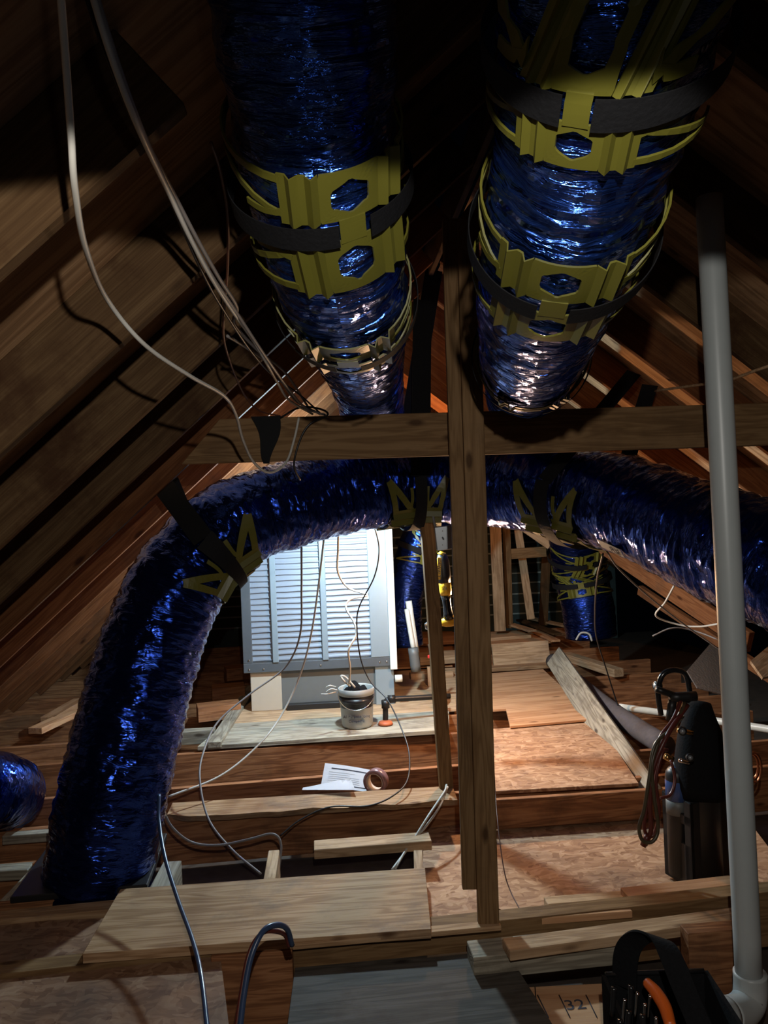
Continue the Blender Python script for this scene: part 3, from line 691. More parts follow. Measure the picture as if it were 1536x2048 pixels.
D4 = Duct('flexible_duct', 'blue duct standing upright at the far right, below the crossing duct',
          [(1150, 960, 7.6), (1152, 1060, 8.0), (1160, 1140, 8.2), (1176, 1220, 8.2), (1182, 1272, 8.2)], lambda t: 0.30 - .03 * t, seed=91, N=48, step=0.03)
D5 = Duct('flexible_duct', 'blue duct seen between the air handler and the thin stud',
          [(960, 960, 7.6), (890, 1010, 7.6), (848, 1060, 7.5), (825, 1120, 7.5), (812, 1180, 7.5), (808, 1236, 7.5), (812, 1290, 7.5)], lambda t: 0.19 - .02 * t, seed=17, N=48, step=0.03)
D6 = Duct('flexible_duct', 'short bright blue duct bend lying on the joists at the left edge',
          [(-330, 1640, 4.0), (-150, 1578, 4.0), (-60, 1575, 4.05), (0, 1582, 4.2), (18, 1592, 4.5), (-10, 1600, 4.9)], lambda t: 0.195, seed=44, N=60)
for D_ in (D1, D2, D3, D4, D5, D6): D_.build()

def roofpt(x, y):
    p = x * ep.x + y * ep.y
    return V((x, y, min(zl(p), zrr(p))))
l = D1.nearest(650, 362)
s1 = saddle(D1, l, -0.42, 0.88, 'bright yellow double saddle under the left overhead duct, nearest the camera')
l = D1.nearest(694, 598)
saddle(D1, l, 0.0, 0.9, 'second yellow saddle on the left overhead duct, further back')
l = D2.nearest(1195, 60)
saddle(D2, l, 0.35, 0.6, 'large dim yellow saddle on the right overhead duct, nearest the camera')
l = D2.nearest(1118, 462)
saddle(D2, l, 0.2, 0.82, 'middle yellow saddle on the right overhead duct, right of the post')
l = D2.nearest(1060, 712)
saddle(D2, l, 0.0, 0.9, 'small yellow saddle on the right overhead duct just above the tie')
l = D3.nearest(400, 1100)
ta = W(330, 985, 3.85); tb = W(345, 975, 4.4)
def flip_saddle(duct, u, v, phi0, sc, label, tops, w_=0.075, off=0.012):
    l_ = duct.nearest(u, v); return saddle(duct, l_, phi0, sc, label, hang=tops, strap_w=w_, off=off, arm=0.255, aw=0.026)
flip_saddle(D3, 405, 1098, -0.30, 1.45, 'yellow saddle with black strap at the left bend of the crossing duct', (W(318, 960, 4.0), W(338, 962, 4.2)))
flip_saddle(D3, 818, 968, -0.1, 1.5, 'yellow saddle in the middle of the crossing duct, behind the tie', (W(845, 600, 4.55), W(868, 540, 4.9)))
flip_saddle(D3, 1160, 995, -0.30, 1.45, 'yellow saddle with black strap on the right half of the crossing duct', (W(1268, 745, 3.9), W(1300, 770, 4.2)))
saddle(D5, D5.nearest(828, 1095), 0.5, 0.9, 'small yellow saddle on the duct beside the air handler')
saddle(D4, D4.nearest(1158, 1105), -0.5, 1.1, 'upper yellow saddle on the far upright duct')
saddle(D4, D4.nearest(1165, 1160), 0.3, 1.1, 'lower yellow saddle on the far upright duct')
# black collar board under the upright duct
bm = bmesh.new(); bxm(bm, (0.60, 0.58, 0.03), bev=0.004)
B(put('duct_collar', bm, M_blk, None, Matrix.Translation(W(192, 1772, 3.78).xy.to_3d() + V((0, 0, 0.018))) @ Matrix.Rotation(AJ, 4, 'Z')), 'black square collar plate under the big upright duct', 'collar')
# printed label on the crossing duct
lab_l = D3.nearest(1292, 1035)
bm = bmesh.new(); R3 = D3.R(.8)
for k in range(12):
    pass
strip2(bm, D3, [(-0.02, -0.09), (-0.03, 0.10)], 0.055, lab_l, -0.75, 0.010, 0.002, R=R3)
fl = put('duct_label', bm, M_lblw, D3.root, Matrix()); fl['label'] = 'pale printed label with bold letters'

lp = D3.at(lab_l + 0.045, -0.025, 0.0135, -0.75, R3); lx = (D3.at(lab_l + 0.075, -0.027, 0.0135, -0.75, R3) - lp).normalized()
ln = (lp - D3.at(lab_l + 0.045, -0.025, -0.1, -0.75, R3)).normalized(); ly = ln.cross(lx).normalized(); ln = lx.cross(ly)
text('lettering', 'FLE', 0.05, M_ink, fl, mat_axes(lx, ly, ln, lp), 0.0006)
# short black strap hanging at the tie, left
tb0 = W(520, 832, 3.30)
bm = bmesh.new(); pr = None
for k in range(9):
    t = k / 8; wv = 0.05 * (1 - t) + 0.012
    c = W(530 + 8 * t + 6 * math.sin(t * 5), 832 + 95 * t, 3.28)
    r = [bm.verts.new(c + V((-wv, 0, 0))), bm.verts.new(c + V((wv, 0.01, 0))), bm.verts.new(c + V((wv, 0.014, 0))), bm.verts.new(c + V((-wv, 0.004, 0)))]
    if pr:
        for j in range(4): bm.faces.new((pr[j], pr[(j + 1) % 4], r[(j + 1) % 4], r[j]))
    else: bm.faces.new(r)
    pr = r
bm.faces.new(pr); B(put('strap_end', bm, M_strap, None), 'loose black strap end hanging over the left part of the tie', 'strap')

# ------------------------------------------------------------------ air handler
UA = math.radians(6.0)
fl_ = G(503, 1424, 0.05); fr_ = G(790, 1408, 0.05)
ux = (fr_ - fl_); UW = ux.length; ux.normalize(); uy = V((-ux.y, ux.x, 0))
ah = thing('air_handler', 'tall white air handler with slatted front standing on the platform', 'air handler', fl_)
UO = fl_.copy()
def UM(x, y, z): return mat_axes(ux, uy, V((0, 0, 1)), UO + ux * x + uy * y + V((0, 0, z)))
def ubox(name, x0, x1, y0, y1, z0, z1, mat, parent=None, bev=0.004):
    bm = bmesh.new(); bxm(bm, (x1 - x0, y1 - y0, z1 - z0), bev=bev)
    return put(name, bm, mat, parent or ah, UM((x0 + x1) / 2, (y0 + y1) / 2, (z0 + z1) / 2))
zb = 0.345; ztop = 1.80; UWt = UW
ubox('base_cabinet', 0.02, UW - 0.02, 0.03, 0.75, 0, zb, M_dgray)
ubox('base_side', UW - 0.16, UW + 0.0, 0.0, 0.03, 0, zb, M_sheet)
ubox('base_panel', 0.0, 0.26, 0.01, 0.03, 0, zb, M_cream)
ubox('cabinet', -0.04, UW - 0.02, 0.0, 0.80, zb, ztop, M_sheet)
ubox('bottom_rail', -0.05, UW - 0.0, -0.03, 0.0, zb - 0.01, zb + 0.07, M_frame)
ubox('left_rail', -0.05, 0.03, -0.028, 0.0, zb + 0.07, ztop, M_frame)
ubox('side_panel', UW - 0.19, UW - 0.03, -0.035, 0.0, zb + 0.07, ztop, M_sheet)
ubox('corner_post', UW - 0.03, UW + 0.03, -0.05, 0.02, zb - 0.04, ztop, M_wpvc)  # white material paints in the lamp's glare along the cabinet corner
# slatted filter face
bm = bmesh.new()
x0, x1 = 0.03, UW - 0.19; z = zb + 0.08; k = 0
bxm(bm, (x1 - x0, 0.004, ztop - z), Matrix.Translation(((x0 + x1) / 2, -0.003, (z + ztop) / 2)))
while z < ztop - 0.03:
    pr = []
    nseg = 10
    prev = None
    for i in range(nseg + 1):
        xx = x0 + (x1 - x0) * i / nseg
        prof = [(-0.006, 0.0), (-0.017, 0.004), (-0.019, 0.010), (-0.008, 0.022), (-0.006, 0.046)]
        ring = [bm.verts.new((xx, y, z + h + 0.004 * math.sin(i * 1.9 + k) * 0.6)) for y, h in prof]
        if prev:
            for j in range(4):
                f = bm.faces.new((prev[j], prev[j + 1], ring[j + 1], ring[j])); f.smooth = True
        prev = ring
    z += 0.048; k += 1
lv = put('slatted_face', bm, M_louv, ah, UM(0, 0, 0))
for xx in (0.20, 0.62):
    ubox('vertical_bar', xx, xx + 0.05, -0.045, -0.028, zb + 0.07, ztop, M_sheet)
for xx, zz in ((0.0, zb + .1), (0.0, zb + .02), (0.12, zb + .02), (0.60, zb + .03), (UW - .12, zb + .03), (UW - .06, zb + .03)):
    lathe('screw', [(0, 0), (0.008, 0), (0.006, 0.005), (0, 0.006)], M_chrome, ah, axis_matrix(UO + ux * xx - uy * 0.034 + V((0, 0, zz)), -uy), 10)
ubox('plinth', 0.30, 0.80, -0.03, 0.05, -0.0, 0.05, M_blk)

# work light hanging between the handler and the stud
wl = thing('work_light', 'bright white work light hung behind the crossing duct beside the air handler', 'lamp', LED)
lathe('housing', [(0.0, 0.10), (0.03, 0.10), (0.035, 0.05), (0.05, 0.0), (0.0, 0.0)], M_blk, wl, Matrix.Translation(LED + V((0, 0, 0.03))), 20)
cable('hook', [LED + V((0, 0, 0.13)), LED + V((0, 0, 0.5)), V((LED.x, LED.y, roofpt(LED.x, LED.y).z))], 0.003, M_chrome, None, parent=wl, px=False, n=4, N=6)
bl = thing('bare_bulb', 'warm bare bulb hung behind the post under the crossing duct', 'lamp', BULB)
lathe('lamp_holder', [(0.0, 0.07), (0.018, 0.07), (0.02, 0.0), (0.0, 0.0)], M_blk, bl, Matrix.Translation(BULB + V((0, 0, 0.02))), 16)
cable('cord', [BULB + V((0, 0, 0.09)), V((BULB.x, BULB.y, roofpt(BULB.x, BULB.y).z))], 0.004, M_cabb, None, parent=bl, px=False, n=4, N=6)

bl2 = thing('bare_bulb', 'warm bare bulb hung near the ridge far behind the post', 'lamp', BULB2)
lathe('lamp_holder', [(0.0, 0.07), (0.018, 0.07), (0.02, 0.0), (0.0, 0.0)], M_blk, bl2, Matrix.Translation(BULB2 + V((0, 0, 0.02))), 16)
cable('cord', [BULB2 + V((0, 0, 0.09)), V((BULB2.x, BULB2.y, roofpt(BULB2.x, BULB2.y).z))], 0.004, M_cabb, None, parent=bl2, px=False, n=4, N=6)
# ------------------------------------------------------------------ bucket
bb = G(715, 1450, 0.052); bk = thing('bucket', 'gray plastic bucket with black upper band, rags and wire in it', 'bucket', bb)
Mb = Matrix.Translation(bb)
Mb = Mb @ Matrix.Scale(0.9, 4)
lathe('pail', [(0.0, 0.004), (0.0, 0.0), (0.128, 0.0), (0.134, 0.02), (0.148, 0.27), (0.156, 0.275), (0.157, 0.325), (0.150, 0.33), (0.146, 0.32), (0.14, 0.27), (0.122, 0.02), (0.0, 0.015)], M_buck, bk, Mb, 40)
lathe('black_band', [(0.1435, 0.17), (0.1495, 0.272), (0.1497, 0.275), (0.147, 0.20)], M_bucks, bk, Mb, 40)
text('bucket_text', 'All Purpose Joint', 0.030, M_ink, bk, mat_axes(V((1, 0, 0)), V((0, 0, 1)), V((0, -1, 0)), bb + V((0, -0.129, 0.10))), 0.004)
text('bucket_text', 'Compound', 0.026, M_ink, bk, mat_axes(V((1, 0, 0)), V((0, 0, 1)), V((0, -1, 0)), bb + V((0, -0.126, 0.063))), 0.004)
hp = [bb + V((0.142 * math.cos(t), -0.144 * math.sin(t), 0.26 - 0.11 * math.sin(t))) for t in [math.pi * k / 12 for k in range(13)]]
cable('bail_handle', hp, 0.0035, M_chrome, None, parent=bk, px=False, n=3, N=6)
bm = bmesh.new()
for k in range(7):
    an = k * 0.9; c = V((0.07 * math.cos(an), 0.07 * math.sin(an), 0.25 + 0.03 * (k % 3)))
    bmesh.ops.create_icosphere(bm, subdivisions=3, radius=0.055, matrix=Matrix.Translation(c))
for v in bm.verts: v.co += v.co.normalized() * 0.02 * noise.noise(v.co * 22)
put('rags', bm, M_fab, bk, Mb, smooth=True)
cable('cable_stub', [(700, 1372, 5.8), (688, 1362, 5.75), (682, 1352, 5.75), (692, 1355, 5.75), (710, 1375, 5.75)], 0.008, M_cab, 'white cable end looping out of the bucket', 'cable', n=5)
cable('cable_stub', [(672, 1374, 5.75), (660, 1371, 5.7), (652, 1375, 5.7)], 0.004, M_cab, 'upper thin wire end sticking out left of the bucket', 'wire')
cable('cable_stub', [(674, 1380, 5.75), (662, 1378, 5.7), (652, 1384, 5.7)], 0.004, M_cab, 'middle thin wire end sticking out left of the bucket', 'wire')
cable('cable_stub', [(672, 1384, 5.75), (655, 1388, 5.7), (642, 1388, 5.7)], 0.004, M_cab, 'lowest thin wire end sticking out left of the bucket', 'wire')

# black iron pipe
ip = thing('iron_pipe', 'black iron pipe with elbow rising from the platform right of the bucket', 'pipe', G(771, 1447, 0.05))
cable('pipe_run', [(771, 1446, 6.02), (771, 1425, 6.02), (771, 1410, 6.02), (775, 1400, 6.02), (790, 1398, 6.04), (830, 1396, 6.08), (900, 1392, 6.15)], 0.022, M_iron, None, parent=ip, n=6, N=14)
lathe('elbow', [(0, -0.03), (0.032, -0.03), (0.032, 0.03), (0, 0.03)], M_iron, ip, axis_matrix(W(771, 1408, 6.02), V((0, 0, 1))), 16)
lathe('elbow', [(0, -0.03), (0.032, -0.03), (0.032, 0.03), (0, 0.03)], M_iron, ip, axis_matrix(W(783, 1398, 6.02), V((1, 0, 0))), 16)
lathe('flange', [(0, 0), (0.06, 0), (0.05, 0.02), (0, 0.022)], M_dirt, ip, Matrix.Translation(G(771, 1448, 0.052)), 14)
# white pipe stub with gray socket
ps = thing('vent_stub', 'pair of white plastic pipes rising from a dark gray socket right of the air handler', 'pipe', G(830, 1350, 0.05))
cable('white_pipe', [W(817, 1202, 7.0), W(832, 1305, 7.0)], 0.030, M_wpvc, None, parent=ps, px=False, n=4, N=14)
cable('white_pipe', [W(813, 1218, 6.95), W(828, 1305, 6.95)], 0.022, M_wpvc, None, parent=ps, px=False, n=4, N=14)
cable('socket', [W(826, 1296, 6.9), W(832, 1342, 6.9)], 0.046, M_dgray, None, parent=ps, px=False, n=4, N=16)
# red valve
rv = thing('shutoff_valve', 'small chrome pipe with a red valve handle on the tan block', 'valve', W(862, 1340, 6.6))
cable('riser', [W(858, 1288, 6.6), W(868, 1345, 6.6)], 0.013, M_chrome, None, parent=rv, px=False, n=4, N=10)
bm = bmesh.new(); bxm(bm, (0.075, 0.03, 0.028), bev=0.006); put('handle', bm, M_red2, rv, Matrix.Translation(W(864, 1313, 6.55)))
cable('drop_pipe', [W(868, 1340, 6.58), W(882, 1370, 6.5), W(886, 1410, 6.4)], 0.018, M_boxg, None, parent=rv, px=False, n=4, N=10)
# small pile of shiny scraps right of handler base
bm = bmesh.new()
bmesh.ops.create_icosphere(bm, subdivisions=3, radius=0.07)
for v in bm.verts: v.co = v.co * (1 + .7 * noise.noise(v.co * 30)); v.co.z *= .5
B(put('crumpled_foil', bm, M_foil, None, Matrix.Translation(G(804, 1286, 0.06))), 'crumpled silver foil at the foot of the far duct', 'foil')
lathe_o = lathe('plastic_plug', [(0, 0), (0.03, 0), (0.03, 0.06), (0, 0.06)], M_wpvc, None, axis_matrix(W(790, 1357, 6.5), V((1, 0.1, 0))), 14); B(lathe_o, 'small white plastic plug on the platform beside the air handler', 'plug')

# ------------------------------------------------------------------ switch box and power tool
sb = thing('switch_box', 'gray steel switch box fixed to the thin stud', 'switch box', W(886, 1075, 4.5))
bm = bmesh.new(); bxm(bm, (0.095, 0.06, 0.14), bev=0.004)
put('box', bm, M_boxg, sb, Matrix.Translation(W(887, 1076, 4.5)) @ Matrix.Rotation(ROLL * -2, 4, 'Y'))
cable('toggle', [W(885, 1075, 4.47), W(887, 1078, 4.44)], 0.005, M_boxg, 'small toggle switch', parent=sb, px=False, n=2, N=8)
for vv in (1062, 1090): lathe('screw', [(0, 0), (0.003, 0), (0.002, 0.002), (0, 0.002)], M_chrome, sb, axis_matrix(W(885, vv, 4.468), V((0, -1, 0))), 8)
cable('conduit', [W(868, 1005, 4.52), W(866, 1030, 4.52), W(871, 1056, 4.51)], 0.008, M_cabg, None, parent=sb, px=False, n=4, N=8)
dt = thing('cordless_tool', 'long black and yellow cordless tool standing between stud and post', 'power tool', W(880, 1260, 5.2))
dd = 5.2
def seg(name, pts, prof, mat, par=dt, lab=None, N=16):
    P = [W(u, v, dd) for u, v in pts]; Q = [P[0].lerp(P[-1], k / (len(prof) - 1)) for k in range(len(prof))]
    bm = bmesh.new(); tube_bm(bm, [q - P[0] for q in Q], lambda t: prof[min(int(round(t * (len(prof) - 1))), len(prof) - 1)], N)
    o = put(name, bm, mat, par, Matrix.Translation(P[0]))
    if lab: o['label'] = lab
    return o
seg('motor_body', [(884, 1108), (889, 1165)], [0.03, 0.043, 0.046, 0.045, 0.042], M_blk)
seg('collar', [(889, 1163), (892, 1190)], [0.040, 0.041, 0.041, 0.038], M_dwy, lab='yellow collar')
seg('grip', [(891, 1189), (898, 1238)], [0.034, 0.028, 0.027, 0.030, 0.040], M_blkg)
seg('foot', [(880, 1246), (912, 1241)], [0.02, 0.033, 0.036, 0.033], M_dwy, lab='yellow foot')
seg('end_cap', [(886, 1104), (884, 1110)], [0.02, 0.034], M_dwy)
seg('chuck', [(850, 1253), (872, 1249)], [0.02, 0.030, 0.031, 0.026], M_chrome, lab='knurled chrome chuck')
bm = bmesh.new(); bxm(bm, (0.028, 0.006, 0.15), bev=0.003); pp = put('badge_plate', bm, M_dwy, dt, Matrix.Translation(W(878, 1137, dd - 0.046)) @ Matrix.Rotation(math.radians(5), 4, 'Y'))
text('lettering', 'DEWALT', 0.030, M_ink, dt, mat_axes(V((-.08, 0, -1)).normalized(), V((1, 0, -.08)).normalized(), V((0, -1, 0)), W(878, 1137, dd - 0.051)), 0.0005)
text('lettering', 'XR', 0.030, M_ink, dt, mat_axes(V((1, 0, 0.0)), V((0, 0, 1)), V((0, -1, 0)), W(889, 1178, dd - 0.043)), 0.0005)

# ------------------------------------------------------------------ paper and tape
pa = thing('paper_sheet', 'white printed form leaning against the joist behind the gnarled plank', 'paper', G(700, 1582, 0.03))
c0, c1, c2, c3 = W(641, 1575, 4.78), W(735, 1584, 4.72), W(742, 1540, 4.92), W(650, 1526, 4.96)
bm = bmesh.new(); n = 8; g = []
for i in range(n + 1):
    row = []
    for j in range(n + 1):
        p = c0.lerp(c1, i / n).lerp(c3.lerp(c2, i / n), j / n) + V((0, 0.012 * math.sin(i / n * 3.1), 0)); row.append(bm.verts.new(p))
    g.append(row)
for i in range(n):
    for j in range(n): bm.faces.new((g[i][j], g[i + 1][j], g[i + 1][j + 1], g[i][j + 1]))
r = bmesh.ops.solidify(bm, geom=bm.faces[:], thickness=0.0008)
put('sheet', bm, M_paper, pa, Matrix())
def pl(s, t): return c0.lerp(c1, s).lerp(c3.lerp(c2, s), t) + V((0, 0.012 * math.sin(s * 3.1) - 0.003, 0))
def inkline(s0, s1, t, th):
    bm = bmesh.new(); pv = None
    for k in range(9):
        s = s0 + (s1 - s0) * k / 8; r = [bm.verts.new(pl(s, t)), bm.verts.new(pl(s, t + th))]
        if pv: bm.faces.new((pv[0], r[0], r[1], pv[1]))
        pv = r
    bmesh.ops.solidify(bm, geom=bm.faces[:], thickness=0.0006)
    put('print_line', bm, M_ink, pa, Matrix())
inkline(0.16, 0.93, 0.80, 0.05); inkline(0.07, 0.95, 0.12, 0.04)
for t in (0.66, 0.57, 0.48, 0.40, 0.32, 0.24): inkline(0.12, 0.55 + 0.3 * ((t * 37) % 1), t, 0.008)
# curled sheet in front
bm = bmesh.new(); pv = None
e0, e1 = W(604, 1580, 4.62), W(712, 1580, 4.55); h0, h1 = W(606, 1575, 4.72), W(702, 1561, 4.78)
for k in range(11):
    t = k / 10; lo = e0.lerp(e1, t) + V((0, 0, 0.0)); hi = h0.lerp(h1, t) + V((0, 0, 0.018 * math.sin(t * 2.6) * t))
    r = [bm.verts.new(lo.lerp(hi, m / 3) + V((0, -0.02 * math.sin(m / 3 * math.pi) * t, 0))) for m in range(4)]
    if pv:
        for m in range(3): bm.faces.new((pv[m], r[m], r[m + 1], pv[m + 1]))
    pv = r
bmesh.ops.solidify(bm, geom=bm.faces[:], thickness=0.0008)
B(put('paper_sheet', bm, M_paper, None, smooth=True), 'folded white paper curling up in front of the printed form', 'paper')
tp = W(752, 1562, 4.72); tr = thing('tape_roll', 'mauve roll of duct tape standing on edge on the gnarled plank', 'tape', tp)
ax = axis_matrix(tp, V((0.35, 0.9, 0.0)))
lathe('tape', [(0.055, -0.03), (0.073, -0.03), (0.073, 0.03), (0.055, 0.03), (0.055, -0.03)], M_tape, tr, ax, 36)
lathe('core', [(0.050, -0.031), (0.0548, -0.031), (0.0548, 0.031), (0.050, 0.031), (0.050, -0.031)], M_core, tr, ax, 36)

# ------------------------------------------------------------------ gray pipe at the right
pv = thing('drain_pipe', 'pale gray plastic pipe standing floor to roof at the right', 'pipe', W(1498, 1960, 2.7))
cable('pipe', [W(1418, 395, 2.7), W(1450, 1000, 2.7), W(1499, 1975, 2.7)], 0.0455, M_pvc, None, parent=pv, px=False, n=10, N=32)
cable('elbow', [W(1500, 1945, 2.7), W(1501, 1975, 2.7), W(1497, 2003, 2.69), W(1480, 2022, 2.65), W(1455, 2030, 2.6)], 0.056, M_pvc, None, parent=pv, px=False, n=8, N=32)
cable('pipe', [W(1470, 2026, 2.63), W(1380, 2044, 2.50)], 0.0455, M_pvc, None, parent=pv, px=False, n=4, N=28)
cable('coupling', [W(1452, 2030, 2.6), W(1430, 2034, 2.565)], 0.060, M_pvc, None, parent=pv, px=False, n=4, N=28)

# ------------------------------------------------------------------ torch kit
kd = 3.62; kz = -0.172
kc = G(1412, 1762, kz); kit = thing('torch_kit', 'black gas torch kit with two cylinders and coiled hoses on the strand board', 'torch kit', kc)
def kp(u, v, dy=0.0): return W(u, v, kc.y + dy)
ka = math.radians(38)
kx = V((math.cos(ka), math.sin(ka), 0)) ; ky = V((-math.sin(ka), math.cos(ka), 0))
near = G(1388, 1783, kz)
# tote: open box with sloped side openings
bm = bmesh.new(); wx, wy, hh = 0.245, 0.20, 0.42
def kbox(x0, x1, y0, y1, z0, z1, b_=bm, sl=0.0):
    r = bmesh.ops.create_cube(b_, size=1.0, matrix=Matrix.Translation(((x0 + x1) / 2, (y0 + y1) / 2, (z0 + z1) / 2)) @ Matrix.Diagonal((x1 - x0, y1 - y0, z1 - z0, 1)))
kbox(0, wx, 0, wy, 0, 0.03); kbox(0, wx, 0, 0.014, 0, hh); kbox(0, wx, wy - .014, wy, 0, 0.40)
kbox(0, 0.014, 0, wy, 0, 0.21); kbox(0, 0.016, 0, 0.05, 0, hh); kbox(0, 0.016, wy - .05, wy, 0, hh); kbox(0, 0.02, 0, wy, hh - 0.12, hh - 0.07)
kbox(wx - .014, wx, 0, wy, 0, hh)
bmesh.ops.bevel(bm, geom=bm.edges[:], offset=0.004, segments=2, affect='EDGES')
kr = math.radians(5)
kxx = V((math.cos(kr), math.sin(kr), 0)); kyy = V((-0.62, 0.78, 0)).normalized()
put('tote', bm, M_blk, kit, mat_axes(kxx, kyy, V((0, 0, 1)), near))
def kpos(x, y, z): return near + kxx * x + kyy * y + V((0, 0, z))
def cyl(name, x, y, r, h, mat, lab=None):
    o = lathe(name, [(0, 0), (r, 0), (r, h - r * .9), (r * .93, h - r * .5), (r * .7, h - r * .15), (r * .35, h), (r * .3, h + .02), (0, h + .02)], mat, kit, Matrix.Translation(kpos(x, y, 0.03)), 32)
    if lab: o['label'] = lab
cyl('cylinder', 0.155, 0.10, 0.085, 0.60, M_blk)
cyl('cylinder', 0.078, 0.150, 0.055, 0.53, M_blk, 'small cylinder with blue shoulder')
lathe('cylinder_cap', [(0.0565, 0.40), (0.0565, 0.485), (0.052, 0.515), (0.04, 0.54), (0.02, 0.562), (0.0, 0.565)], M_blue, kit, Matrix.Translation(kpos(0.078, 0.150, 0.0)), 28)
lathe('cylinder_band', [(0.0562, 0.33), (0.0562, 0.398), (0.05, 0.40)], M_dgray, kit, Matrix.Translation(kpos(0.078, 0.150, 0.0)), 28)
# black padded cover draped over the big cylinder
bm = bmesh.new()
lathe_bm(bm, [(0.110, 0.42), (0.124, 0.47), (0.128, 0.58), (0.105, 0.72), (0.07, 0.82), (0.055, 0.87), (0.0, 0.88)], 28)
for v in bm.verts: v.co.x *= 1.0; v.co += V((0.01, 0.01, 0.008)) * noise.noise(v.co * 14)
put('cover', bm, M_fab, kit, Matrix.Translation(kpos(0.17, 0.11, 0.0)))
# regulators, gauges, valves
def gauge(u, v, dy, r, n):
    o = W(u, v, kc.y + dy); M_ = axis_matrix(o, V(n))
    lathe('gauge', [(0, -0.012), (r, -0.012), (r, 0.012), (r * .9, 0.014), (0, 0.013)], M_blkg, kit, M_, 20)
    lathe('gauge_face', [(0, 0.0135), (r * .85, 0.0135), (0, 0.0145)], M_boxg, kit, M_, 20)
gauge(1365, 1462, -0.20, 0.020, (-.4, -1, .1)); gauge(1372, 1398, -0.12, 0.020, (.3, -1, .3)); gauge(1315, 1372, -0.05, 0.022, (-1, -.4, .2)); gauge(1380, 1515, -0.22, 0.018, (-.2, -1, .2))
for (u0, v0, u1, v1, r, m_) in [(1312, 1378, 1352, 1392, 0.016, M_iron), (1340, 1395, 1392, 1392, 0.024, M_blk), (1355, 1460, 1385, 1466, 0.012, M_brass), (1330, 1512, 1345, 1520, 0.016, M_brass), (1365, 1430, 1350, 1450, 0.012, M_chrome), (1358, 1520, 1378, 1526, 0.010, M_chrome), (1345, 1400, 1340, 1440, 0.02, M_blk)]:
    cable('fitting', [kp(u0, v0, -0.14), kp(u1, v1, -0.14)], r, m_, None, parent=kit, px=False, n=3, N=12)
cable('handle', [kp(1322, 1430, -.1), kp(1316, 1385, -.1), kp(1325, 1350, -.1), kp(1348, 1340, -.1), kp(1370, 1348, -.1), kp(1378, 1375, -.1), kp(1380, 1400, -.1)], 0.013, M_blkg, None, parent=kit, px=False, n=6, N=12)
def hose(pts, mat, r=0.0085): cable('hose', [kp(u, v, dy) for u, v, dy in pts], r, mat, None, parent=kit, px=False, n=7, N=10)
hose([(1362, 1400, -.15), (1345, 1440, -.2), (1320, 1475, -.24), (1302, 1530, -.26), (1296, 1600, -.27), (1288, 1650, -.27), (1296, 1672, -.26), (1310, 1665, -.26), (1318, 1620, -.26), (1312, 1560, -.26), (1325, 1505, -.24), (1335, 1500, -.2)], M_hosr)
hose([(1370, 1405, -.15), (1350, 1450, -.22), (1310, 1490, -.26), (1298, 1560, -.29), (1288, 1620, -.3), (1278, 1655, -.3), (1286, 1682, -.3), (1306, 1682, -.3), (1316, 1655, -.29), (1308, 1590, -.29), (1304, 1530, -.28), (1318, 1480, -.25)], M_hosg)
hose([(1375, 1410, -.15), (1335, 1470, -.25), (1306, 1540, -.27), (1300, 1610, -.28), (1302, 1660, -.28), (1290, 1690, -.27)], M_hosr, 0.011)
hose([(1342, 1520, -.2), (1350, 1560, -.22), (1340, 1590, -.24), (1318, 1600, -.25), (1312, 1640, -.25)], M_hosr, 0.007)
seg_o = kp(1288, 1672, -.28)
cable('hose_end', [kp(1296, 1670, -.28), kp(1286, 1692, -.28)], 0.014, M_hosr, None, parent=kit, px=False, n=3, N=12)
# copper coil behind the pipe
for k, rr in enumerate((0.075, 0.062)):
    c = W(1508, 1535, 3.9)
    cable('copper_coil', [c + V((rr * .5 * math.cos(a), 0.02 * k, rr * math.sin(a))) for a in [2 * math.pi * i / 10 for i in range(10)]], 0.006, M_cop, ['outer', 'inner'][k] + ' copper tubing ring behind the gray pipe', 'copper tube', 'copper tubing behind the pipe', px=False, n=5, closed=True)
# foil faced insulation sheets
def panel(pts, mat, lb, th=0.01, name='foil_panel'):
    P = [W(*p) for p in pts]; c = sum(P, V((0, 0, 0))) / len(P); nrm = (P[1] - P[0]).cross(P[2] - P[0]).normalized(); x = (P[1] - P[0]).normalized(); y = nrm.cross(x)
    bm = bmesh.new(); uvl = bm.loops.layers.uv.new('UVMap'); vs = [bm.verts.new(((p - c).dot(x), (p - c).dot(y), 0)) for p in P]; f = bm.faces.new(vs)
    r = bmesh.ops.extrude_face_region(bm, geom=[f])
    for v in r['geom']:
        if isinstance(v, bmesh.types.BMVert): v.co.z += th
    for f in bm.faces:
        for lp in f.loops: lp[uvl].uv = lp.vert.co.xy
    return B(put(name, bm, mat, None, mat_axes(x, y, nrm, c)), lb, 'panel')
panel([(1372, 1345, 6.4), (1424, 1284, 7.0), (1462, 1320, 6.8), (1475, 1385, 6.2), (1395, 1375, 6.2)], M_foilp, 'silver foil-faced panel leaning behind the torch kit')
panel([(1500, 1325, 5.4), (1560, 1275, 5.8), (1590, 1340, 5.4), (1530, 1345, 5.2)], M_plank, 'grayish slotted board at the right edge behind the pipe', 0.02, 'slotted_board')

